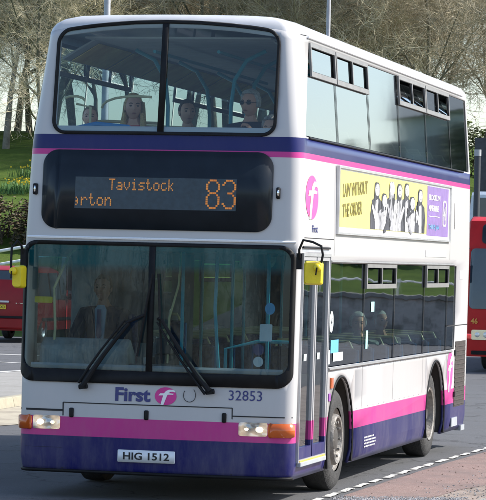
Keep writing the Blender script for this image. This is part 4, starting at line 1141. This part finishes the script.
for k in range(3): pos.append((-20+3.0*k+q.uniform(-.4,.4),93.5+q.uniform(-1,1)))
GL_L='leafless olive-brown tree in the dense stand on the grass bank behind the bus'
for i,(x,y) in enumerate(pos):
    lab=GL_L
    tree(x,y,q.randint(0,3),q.uniform(.85,1.12),q.uniform(0,6.28),lab)
for i,(x,y,v,s) in enumerate(((-12.5,99,3,1.05),(-9.5,108,3,1.1),(-4.5,104,2,.9),(2,118,1,1.0))):
    tree(x,y,v,s,i*1.7,'thin bare tree against pale sky to the right of the bus','bare trees right of the bus')
tree(-25.6,80,0,.85,.6,'low mossy branched tree on the bank left of the bus above the hedge','bare trees left of the bus')
tree(-31.2,92,1,1.0,2.2,'thick trunked bare tree left of the bus behind the daffodils','bare trees left of the bus')
# trees that the glass reflects, on the far right bank and behind the camera
RB=None
for i in range(15):
    tree(-78+5.6*i+q.uniform(-1.5,1.5),-150+q.uniform(-8,8),i%4,q.uniform(.85,1.35),i*1.1,'bare tree across the road, mirrored in the windscreen','trees mirrored in the windscreen')
# leafy evergreen masses
leafm=simple('shrub_leaves',(.055,.085,.022),.7,var=.6,vscale=1.5); leafb=simple('hedge_brown_leaves',(.085,.065,.032),.8,var=.7,vscale=1.2); wood=simple('hedge_wood',(.07,.055,.04),.95)
def leaf_mass(name,label,cat,box,n,mats,size,seed,wob=.3,group=None):
    (x0,x1,y0,y1,h0,h1)=box; r=random.Random(seed); cx=(x0+x1)/2; cy=(y0+y1)/2
    e=empty(name,(cx,cy,terr(cx,cy)),label,cat,group); z0=terr(cx,cy)
    m=MB()
    for k in range(n):
        x=r.uniform(x0,x1); y=r.uniform(y0,y1)
        top=(h1-h0)*(1+wob*mnoise.noise(Vector((x*.7,y*.7,seed)))); z=terr(x,y)+h0+top*(r.random()**.7)
        if mnoise.noise(Vector((x*1.6,y*1.6,z*1.6)))<-.22: continue
        s_=size*r.uniform(.6,1.3); a=r.uniform(0,2*PI); b_=r.uniform(-1.2,1.2)
        M=Matrix.Translation((x-cx,y-cy,z-z0))@Matrix.Rotation(a,4,'Z')@Matrix.Rotation(b_,4,'X')
        m.add([M@Vector((-s_,0,0)),M@Vector((0,-s_*.5,0)),M@Vector((s_,0,0)),M@Vector((0,s_*.5,0))],[(0,1,2,3)],0 if r.random()<.55 else 1)
    m.build('foliage',mats,e,local=True,fixn=False)
    w=MB()
    for k in range(int((x1-x0)*(3))):
        x=r.uniform(x0,x1); y=r.uniform(y0,y1); z=terr(x,y); w.tube([(x-cx,y-cy,z-z0-.05),(x-cx+r.uniform(-.2,.2),y-cy,z-z0+(h1-h0)*.5),(x-cx+r.uniform(-.4,.4),y-cy+r.uniform(-.2,.2),z-z0+(h1-h0)*.95)],[.03,.02,.008],4)
    w.build('stems',wood,e,local=True)
    return e
leaf_mass('hedge','brownish clipped hedge below the daffodil bank left of the bus','hedge',(-33,-17.5,62,63.6,.0,1.12),46000,[simple('hedge_russet_leaves',(.13,.085,.045),.8,var=.6,vscale=1.2),simple('hedge_dark_leaves',(.055,.05,.025),.8,var=.5)],.065,1,.12)
leaf_mass('hedge','pale green hedge beyond the dark sign board right of the bus','hedge',(-18,-4,112,114.5,0,2.4),16000,[simple('spring_leaves',(.13,.17,.05),.7,var=.5,vscale=1),leafm],.10,2)
for (a,b_,c,h,nn,sd) in ((9.5,11.5,90,4.2,7000,51),(13,14.2,90,5.2,7000,52),(15.6,16.8,89,3.0,5000,53),(8.5,10.5,64,1.8,3500,54),(12.2,13.4,60,1.6,3500,55),(18.4,19.6,91,3.3,6000,43),(17.2,18.8,93,4.6,9000,49),(19.6,22,93,2.5,7000,45),(22.5,25,95,2.2,6000,46),(26,31,98,2.4,7000,47)):
    leaf_mass('evergreen_tree','rounded evergreen on the bank above the stone wall, mirrored in the side windows','tree',(a,b_,c,c+2,0,h),nn,[leafm,simple('grey_green_leaves%d'%sd,(.10,.13,.09),.7)],.12,sd,.35,'evergreens mirrored in the side windows')
e=empty('terraced_house',(12,95,terr(12,95)-.1),'long grey rendered terrace on the bank, mirrored in the upper side windows','house'); rnd=simple('grey_render',(.40,.45,.42),.9,var=.25,vscale=.6)
m=MB(); m.box(-11,4.9,0,8,0,6.2); m.build('wall',rnd,e,local=True)
m=MB(); m.prism([(-.4,6.2),(4,8.6),(8.4,6.2)],'x',-11.2,5.1); m.build('roof',simple('slate_roof',(.13,.15,.16),.7,var=.3),e,local=True)
for k in range(8):
    for zz in (1.0,3.9):
        m=MB(); m.box(-10+2.1*k,-8.9+2.1*k,-.05,.02,zz,zz+1.4); wf=m.build('window',simple('house_window%d%d'%(k,int(zz)),(.05,.07,.08),.15),e,local=True)
        m=MB(); m.box(-10.1+2.1*k,-8.8+2.1*k,-.1,.0,zz-.1,zz-.01); m.build('sill',whitev,wf,local=True)
# daffodils
petal=simple('daffodil_yellow',(.75,.55,.03),.6,var=.15); stemg=simple('daffodil_green',(.05,.13,.03),.6,var=.3)
def daff(seed):
    r=random.Random(seed); a=MB(); b=MB()
    for k in range(90):
        x=r.gauss(0,.45); y=r.gauss(0,.3); h=r.uniform(.22,.38); t=r.uniform(-.12,.12)
        a.add([(x-.012,y,0),(x+.012,y,0),(x+t+.002,y+r.uniform(-.1,.1),h),(x+t-.002,y,h)],[(0,1,2,3)])
    for k in range(13):
        x=r.gauss(0,.45); y=r.gauss(0,.3); h=r.uniform(.32,.46)
        a.tube([(x,y,0),(x,y,h)],.004,3,cap=False)
        an=r.uniform(0,6.28)
        for j in range(6):
            t=2*PI*j/6; d=Vector((math.cos(t),-.15,math.sin(t)))*.036; d2=Vector((math.cos(t+.5),-.1,math.sin(t+.5)))*.024; d3=Vector((math.cos(t-.5),-.1,math.sin(t-.5)))*.024
            b.add([Vector((x,y,h)),Vector((x,y,h))+d2,Vector((x,y,h))+d,Vector((x,y,h))+d3],[(0,1,2,3)])
        b.tube([(x,y-.01,h),(x,y-.055,h)],[.015,.024],6)
    return a.mesh('leaves',[stemg]),b.mesh('flowers',[petal])
DV=[daff(1),daff(2),daff(3)]
for i in range(15):
    r=q; y=q.choice((q.uniform(73,76),q.uniform(80,86))); x=6.7-(.325-.02*q.uniform(-.6,1.7))*(y+25)+q.uniform(-.5,1.2)
    e=empty('daffodil_clump',(x,y,terr(x,y)),'clump of yellow daffodils in the grass bank left of the bus','flowers','daffodil clumps on the bank',q.uniform(-.4,.4))
    for nm,me in zip(('leaves','flowers'),DV[i%3]): link(nm,me,e,local=True)
# ------------------------------------------------------------------ guard rail, posts, sign board, stone wall
whitem=simple('white_rail_paint',(.75,.75,.72),.5)
e=empty('handrail_fence',(-18,57,terr(-18,57)),'white two bar metal handrail climbing the grass bank left of the bus','fence'); O=Vector(e.location)
def rz_(x): return 2.26+.19*(x+19.96)
m=MB()
for k in range(2):
    m2=MB(); m2.tube([Vector((x,57,rz_(x)-.39*k))-O for x in (-30,-26,-22,-18,-14)],.045,8); m2.build('rail',whitem,e,smooth=True,local=True)
for x in (-29,-26.5,-24,-21.5,-16.8,-14.4):
    m2=MB(); m2.tube([Vector((x,57.02,terr(x,57)-.2))-O,Vector((x,57.02,rz_(x)))-O],.04,8); m2.build('post',whitem,e,smooth=True,local=True)
def lamp_post(x,y,r,label,h=10,arm=1):
    z=terr(x,y); e=empty('lamp_post',(x,y,z),label,'lamp post')
    m=MB(); m.tube([(0,0,-.1),(0,0,1.4)],r*1.35,14); m.tube([(0,0,1.4),(0,0,1.5),(0,0,h)],[r*1.35,r,r*.75],14); m.build('pole',poleg,e,smooth=True,local=True)
    m=MB(); m.tube([(0,0,h),(0,-.1,h+.25),(arm*.6,-.2,h+.45),(arm*1.3,-.2,h+.5)],r*.5,8); m.build('bracket',poleg,e,smooth=True,local=True)
    m=MB(); m.ell((arm*1.6,-.2,h+.5),(.42,.16,.10),14,8); m.build('lantern',poleg,e,smooth=True,local=True)
poleg=simple('galvanised_pole',(.38,.39,.41),.55,.2)
lamp_post(-17.75,60,.115,'grey lamp post rising behind the upper left of the bus',12,-1)
lamp_post(-7.66,44,.062,'slim grey lamp post behind the roof near the first side windows',10)
# short post to the right
x,y=-6.16,58; e=empty('post',(x,y,terr(x,y)),'grey upright post with pale top above the red bus','post')
m=MB(); m.tube([(0,0,0),(0,0,5.27-terr(x,y))],.09,12); m.build('shaft',simple('dark_post',(.045,.05,.06),.6),e,smooth=True,local=True)
m=MB(); m.tube([(0,0,5.27-terr(x,y)),(0,0,5.45-terr(x,y))],.10,12); m.build('cap',poleg,e,smooth=True,local=True)
# sign board seen from behind
x,y=-7.4,75; z=terr(x,y); e=empty('sign_board',(x,y,z),'large dark board standing on posts above the red bus','sign')
darkb=simple('dark_board',(.035,.038,.045),.6,var=.3)
m=MB(); m.box(-1.50,2.4,-.05,.05,4.0-z,6.53-z); m.build('board',darkb,e,local=True,bevel=.02)
for xx in (-.8,1.9):
    m=MB(); m.tube([(xx,.12,0),(xx,.12,6.4-z)],.07,8); m.build('post',poleg,e,local=True)
# stone wall at the right, below the bank (reflected in the windows)
stone=surf('stone_wall',(.40,.39,.36),(.62,.60,.56),2.6,bs=1.0,dirt=(.12,.115,.10))
e=empty('stone_wall',(18,50,0),'grey stone retaining wall mirrored in the lower deck windows','wall')
m=MB(); m.box(-13,30,-.2,.35,0,1.15); m.build('masonry',stone,e,local=True)
m=MB(); m.box(-13,30,-.28,.42,1.15,1.27); m.build('coping',conc,e,local=True,bevel=.02)
e=empty('handrail_fence',(18,50.3,1.2),'pale metal railing along the top of the stone wall','fence')
for zz in (.40,):
    m=MB(); m.tube([(-12.5+k*1.5,0,zz+.0) for k in range(29)],.028,6); m.build('rail',whitem,e,local=True)
for k in range(22):
    m=MB(); m.tube([(-12.5+2*k,0,0),(-12.5+2*k,0,.48)],.03,6); m.build('post',whitem,e,local=True)
# ------------------------------------------------------------------ vehicles
redp=simple('red_bus_paint',(.46,.008,.008),.45,var=.1,spec=.3); redc=simple('red_car_paint',(.25,.004,.006),.4,var=.08,spec=.35,coat=.06)
def vwheel(parent,x,y,r,w=.22,sg=1,rimc=None):
    T=MB(); T.lathe([(-w/2,r*.6),(-w/2,r*.9),(-w/2+.03,r),(w/2-.03,r),(w/2,r*.9),(w/2,r*.6)],(0,0,0),'x',28)
    o=T.build('wheel',tyre,parent,smooth=True,local=True); o.location=(x,y,r)
    q_=MB(); q_.lathe([(w/2-.01,r*.64),(w/2-.02,r*.58),(w/2-.07,r*.5),(w/2-.04,r*.2),(w/2-.02,0)],(0,0,0),'x',24,sgn=sg); q_.build('rim',steel,o,smooth=True,local=True)
# red single decker, front towards camera
e=empty('single_decker_bus',(-1.38,34,0),'red single decker bus following behind the double decker on the right','bus')
bw=1.26
m=MB(); prof=[(0,.32),(-.02,.7),(0,1.3),(.10,2.35),(.16,2.85),(.30,3.06),(.6,3.15),(10.4,3.15),(10.6,3.0),(10.6,.32)]
v=[]; 
def ring(sx,ins): return [(sx*(bw-ins),y+(ins*1.2 if y<1 else 0),z) for y,z in prof]
Lr=[ring(-1,0),ring(-1,-.0)]
secs=[(-bw,.12),(-bw+.05,.04),(-bw+.18,0),(bw-.18,0),(bw-.05,.04),(bw,.12)]
rg=[[(x,(y+dy if y<1 else y-dy),z-(.03 if (abs(x)>bw-.02 and z>2.9) else 0)) for y,z in prof] for x,dy in secs]
n=len(prof)
for i in range(len(rg)-1):
    for j in range(n-1): m.add([rg[i][j],rg[i+1][j],rg[i+1][j+1],rg[i][j+1]],[(0,1,2,3)])
    m.add([rg[i][n-1],rg[i+1][n-1],rg[i+1][0],rg[i][0]],[(0,1,2,3)])
m.add(rg[0],[tuple(range(n))]); m.add(rg[-1],[tuple(range(n))])
m.build('body',redp,e,smooth=True,weld=.001,local=True)
def yfront(z): return interp(z,[.32,.7,1.3,2.35,2.85,3.06],[0,-.02,0,.10,.16,.30])
def fp2(x,z,off=.012): return (x,yfront(z)+(.10*max(0,(abs(x)-(bw-.18))/.18)**2)-off-.008,z)
def fquad(lp,name,mat,off=.012,par=e):
    v,f=flat2d([lp],[-bw+.06,-bw+.09,-bw+.12,-bw+.15,-bw+.18,bw-.18,bw-.15,bw-.12,bw-.09,bw-.06],[1.3,1.8,2.35,2.85]); b=MB(); b.add([fp2(x,z,off) for x,z in v],f); return b.build(name,mat,par,local=True,smooth=True)
fquad(rrect(-1.17,1.17,1.28,2.50,.10),'windscreen',simple('dark_windscreen',(.03,.045,.06),.08,coat=.5))
d2=fquad(rrect(-.95,.95,2.60,3.0,.08),'destination_panel',gloss_black)
fquad([(-.02,1.3),(.02,1.3),(.02,2.5),(-.02,2.5)],'windscreen_divider',rubber,.02)
for sg in (-1,1):
    h=fquad(rrect(sg*.86-.24,sg*.86+.24,.66,.86,.03),'headlight',chrome,.02)
    b=MB(); b.ell(fp2(sg*.80,.76,.03),(.06,.02,.06),12,8); b.ell(fp2(sg*.98,.76,.03),(.05,.02,.05),12,8); b.build('lamp',simple('lamp_glass',(.75,.75,.72),.15,.3),h,local=True,smooth=True)
    vwheel(e,sg*1.08,2.4,.48,.28,sg); vwheel(e,sg*1.08,8.2,.48,.28,sg)
    b=MB(); b.tube([(sg*1.2,.1,2.5),(sg*1.38,-.1,2.45),(sg*1.4,-.12,2.2)],.015,6); b.box(sg*1.4-.1,sg*1.4+.1,-.17,-.09,1.85,2.2); b.build('mirror',rubber,e,local=True)
    b=MB(); b.box(sg*1.262-.006,sg*1.262+.006,.5,10.2,1.25,2.45); b.build('side_window',simple('dark_side_glass',(.03,.04,.05),.08),e,local=True)
fquad(rrect(-1.1,1.1,.36,.44,.02),'grille',rubber,.02)
fquad(rrect(-.26,.26,.46,.57,.01),'number_plate',plate_w,.03)
v,f=fit_text('46',-1.12,-.98,.98,1.09,.02); b=MB(); b.add([fp2(x,z,.016) for x,z in v],f); b.build('gold_figures',simple('gold_vinyl',(.65,.30,.05),.4),e,local=True)
# red people carrier, seen from behind
def car(loc,label,paintm,H=1.82,Wc=1.84,Lc=4.6,plate=None,cat='car',name='parked_car',rz=0,van=False):
    e=empty(name,loc,label,cat,None,rz); hw=Wc/2
    low=[(-.0,.34),(-.06,.55),(-.02,.95),(0,1.0)]
    # sections along y: (y, halfwidth, zbelt, ztop, halfwidth_top)
    secs=[(0,.88,1.00,1.06,.70),(.06,.97,1.02,1.40,.80),(.22,1,1.02,H-.10,.80),(.5,1,1.02,H,.82),(Lc*.45,1,1.02,H,.82),(Lc*.58,1,1.0,H-.08,.80),(Lc*.72,1,1.0,1.06,.86),(Lc*.9,.97,.9,.93,.84),(Lc,.85,.72,.75,.7)]
    if van: secs=[(0,.96,1.1,1.12,.86),(.05,.99,1.1,H-.1,.88),(.15,1,1.1,H,.88),(Lc*.68,1,1.1,H,.88),(Lc*.76,1,1.1,H-.12,.86),(Lc*.86,1,1.1,1.25,.9),(Lc*.98,.96,1.0,1.0,.84),(Lc,.9,.7,.75,.8)]
    m=MB(); rgs=[]
    for (y,k,zb,zt,kt) in secs:
        w=hw*k; wt=hw*kt; bot=.30
        rgs.append([(-w*.94,y,bot),(-w,y,.55),(-w*.99,y,zb),(-(wt+w)/2,y,(zb+zt)/2),(-wt,y,zt-.04),(-wt*.85,y,zt),(wt*.85,y,zt),(wt,y,zt-.04),((wt+w)/2,y,(zb+zt)/2),(w*.99,y,zb),(w,y,.55),(w*.94,y,bot)])
    n=12
    for i in range(len(rgs)-1):
        for j in range(n): m.add([rgs[i][j],rgs[i][(j+1)%n],rgs[i+1][(j+1)%n],rgs[i+1][j]],[(0,1,2,3)])
    m.add(rgs[0],[tuple(range(n))]); m.add(rgs[-1],[tuple(range(n))])
    m.build('body',paintm,e,smooth=True,weld=.001,local=True)
    dk=simple('car_dark_glass',(.02,.03,.04),.07,coat=.5)
    # rear window
    zt=H-.12
    m=MB(); m.add([(-hw*.74,.045,1.10),(hw*.74,.045,1.10),(hw*.68,.18,zt),(-hw*.68,.18,zt)],[(0,1,2,3)])
    if van: m=MB(); m.add([(-hw*.78,-.008,1.25),(hw*.78,-.008,1.25),(hw*.76,.022,zt-.08),(-hw*.76,.022,zt-.08)],[(0,1,2,3)])
    o=m.build('rear_window',dk,e,local=True); s_=o.modifiers.new('s','SOLIDIFY'); s_.thickness=.03; s_.offset=0
    for sg in (-1,1):
        m=MB()
        yy=[.45,1.45,1.52,Lc*.52,Lc*.54,Lc*.66]
        for a,b_ in ((.42,1.42),(1.50,Lc*.50),(Lc*.515,Lc*.62)):
            if van and a<1.5 : continue
            zt2=H-.16 if b_<Lc*.6 else H-.30
            x0=hw*.995; x1=hw*.865
            m.add([(sg*(x0+.004),a,1.06),(sg*(x0+.004),b_,1.06),(sg*(x1+.022),b_-.03,zt2),(sg*(x1+.022),a+.05,H-.16)],[(0,1,2,3)])
        o=m.build('side_window',dk,e,local=True); s_=o.modifiers.new('s','SOLIDIFY'); s_.thickness=.03; s_.offset=0
        m=MB(); m.box(sg*hw*.80-.07,sg*hw*.80+.09,-.02,.10,.86,1.30); m.build('tail_light',redlens,e,local=True,bevel=.02)
        m=MB(); m.box(sg*(hw+.01)-.015,sg*(hw+.01)+.015,.75,Lc-.9,.55,.61); m.build('side_strip',rubber,e,local=True)
        vwheel(e,sg*(hw-.11),.95,.33,.2,sg); vwheel(e,sg*(hw-.11),Lc-.95,.33,.2,sg)
        m=MB(); m.box(sg*(hw+.08)-.08,sg*(hw+.08)+.08,Lc*.62,Lc*.66,1.05,1.2); m.build('mirror',paintm,e,local=True,bevel=.02)
    m=MB(); m.box(-hw*.93,hw*.93,-.10,.06,.34,.62); m.build('bumper',paintm,e,local=True,bevel=.04)
    m=MB(); m.box(-hw*.90,hw*.90,-.115,-.09,.60,.66); m.build('bumper_strip',rubber,e,local=True)
    m=MB(); m.box(-hw*.36,hw*.36,-.055,-.0,.98,1.03); m.build('tailgate_trim',steel,e,local=True,bevel=.008)
    if plate:
        p_=MB(); p_.box(-.26,.26,-.035,-.01,.82,.93); pp=p_.build('number_plate',plate_y,e,local=True)
        v,f=fit_text(plate,-.235,.235,.84,.91,.02); b=MB(); b.add([(x,-.037,z) for x,z in v],f); b.build('plate_characters',ink,pp,local=True)
    return e
car((-15.82,44.0,0),'dark red people carrier seen from behind at the left edge','',plate='WK05 YX3',H=1.9,Wc=1.86) if False else None
rc=car((-15.80,44.0,0),'dark red people carrier with yellow rear plate at the left edge',redc,H=1.88,Wc=1.9,plate='WA04 GX3')
b=MB(); v,f=fit_text('LX',.52,.74,.955,.985,.02); b.add([(x,-.045,z) for x,z in v],f); b.build('badge',chrome,rc,local=True)
silv=simple('silver_car_paint',(.40,.44,.48),.3,.4,coat=.5)
car((-15.1,50.2,.0),'silver van standing beyond the red people carrier',silv,H=2.65,Wc=2.0,Lc=5.2,cat='van',name='parked_van',van=True,rz=.05)
car((-7.0,68,terr(-7.0,70)),'pale van behind the grey post on the rising road',simple('pale_van_paint',(.55,.60,.66),.3,coat=.4),H=2.35,Wc=2.0,Lc=5.2,cat='van',name='parked_van',van=True)
car((-18.5,-40,0),'red car parked across the road, mirrored in the windscreen',redc,H=1.5,rz=1.4,plate='')
# ------------------------------------------------------------------ camera, light, world
CAM=(6.71302414,-25.0894599,2.12941338); yaw,pitch,roll,foc=-.232141164,.00379351348,.0235704271,2956.30698
d=Vector((math.sin(yaw)*math.cos(pitch),math.cos(yaw)*math.cos(pitch),math.sin(pitch)))
r_=Vector((math.cos(yaw),-math.sin(yaw),0)); u_=r_.cross(d)
r2=r_*math.cos(roll)+u_*math.sin(roll); u2=u_*math.cos(roll)-r_*math.sin(roll)
cam=bpy.data.cameras.new('camera'); co=bpy.data.objects.new('camera',cam); C.objects.link(co)
M=Matrix((r2,u2,-d)).transposed().to_4x4(); M.translation=Vector(CAM); co.matrix_world=M
cam.sensor_fit='VERTICAL'; cam.sensor_height=24; cam.lens=24*foc/500.0; cam.clip_end=3000; cam.clip_start=.1
scene.camera=co
sd=Vector((.88,.40,.86)).normalized()
elev=math.asin(sd.z)
sun=bpy.data.lights.new('sun','SUN'); sun.energy=4.2; sun.angle=rad(.5); sun.color=(1,.955,.88)
so=bpy.data.objects.new('sun',sun); C.objects.link(so); so.rotation_euler=(-sd).to_track_quat('-Z','Y').to_euler(); so.location=(20,10,30)
w=bpy.data.worlds.new('World'); scene.world=w; w.use_nodes=True; nt=w.node_tree
bg=nt.nodes.get('Background') or nt.nodes.new('ShaderNodeBackground')
sky=nt.nodes.new('ShaderNodeTexSky'); sky.sky_type='NISHITA'; sky.sun_disc=False; sky.sun_elevation=elev; sky.sun_rotation=math.atan2(sd.x,sd.y)
sky.air_density=1.0; sky.dust_density=1.5; sky.ozone_density=1.5
nt.links.new(sky.outputs[0],bg.inputs[0]); bg.inputs[1].default_value=.15
scene.view_settings.view_transform='Standard'; scene.view_settings.look='None'; scene.view_settings.exposure=.85; scene.view_settings.gamma=1
scene.cycles.max_bounces=10; scene.cycles.transparent_max_bounces=24; scene.cycles.glossy_bounces=5; scene.cycles.use_denoising=True
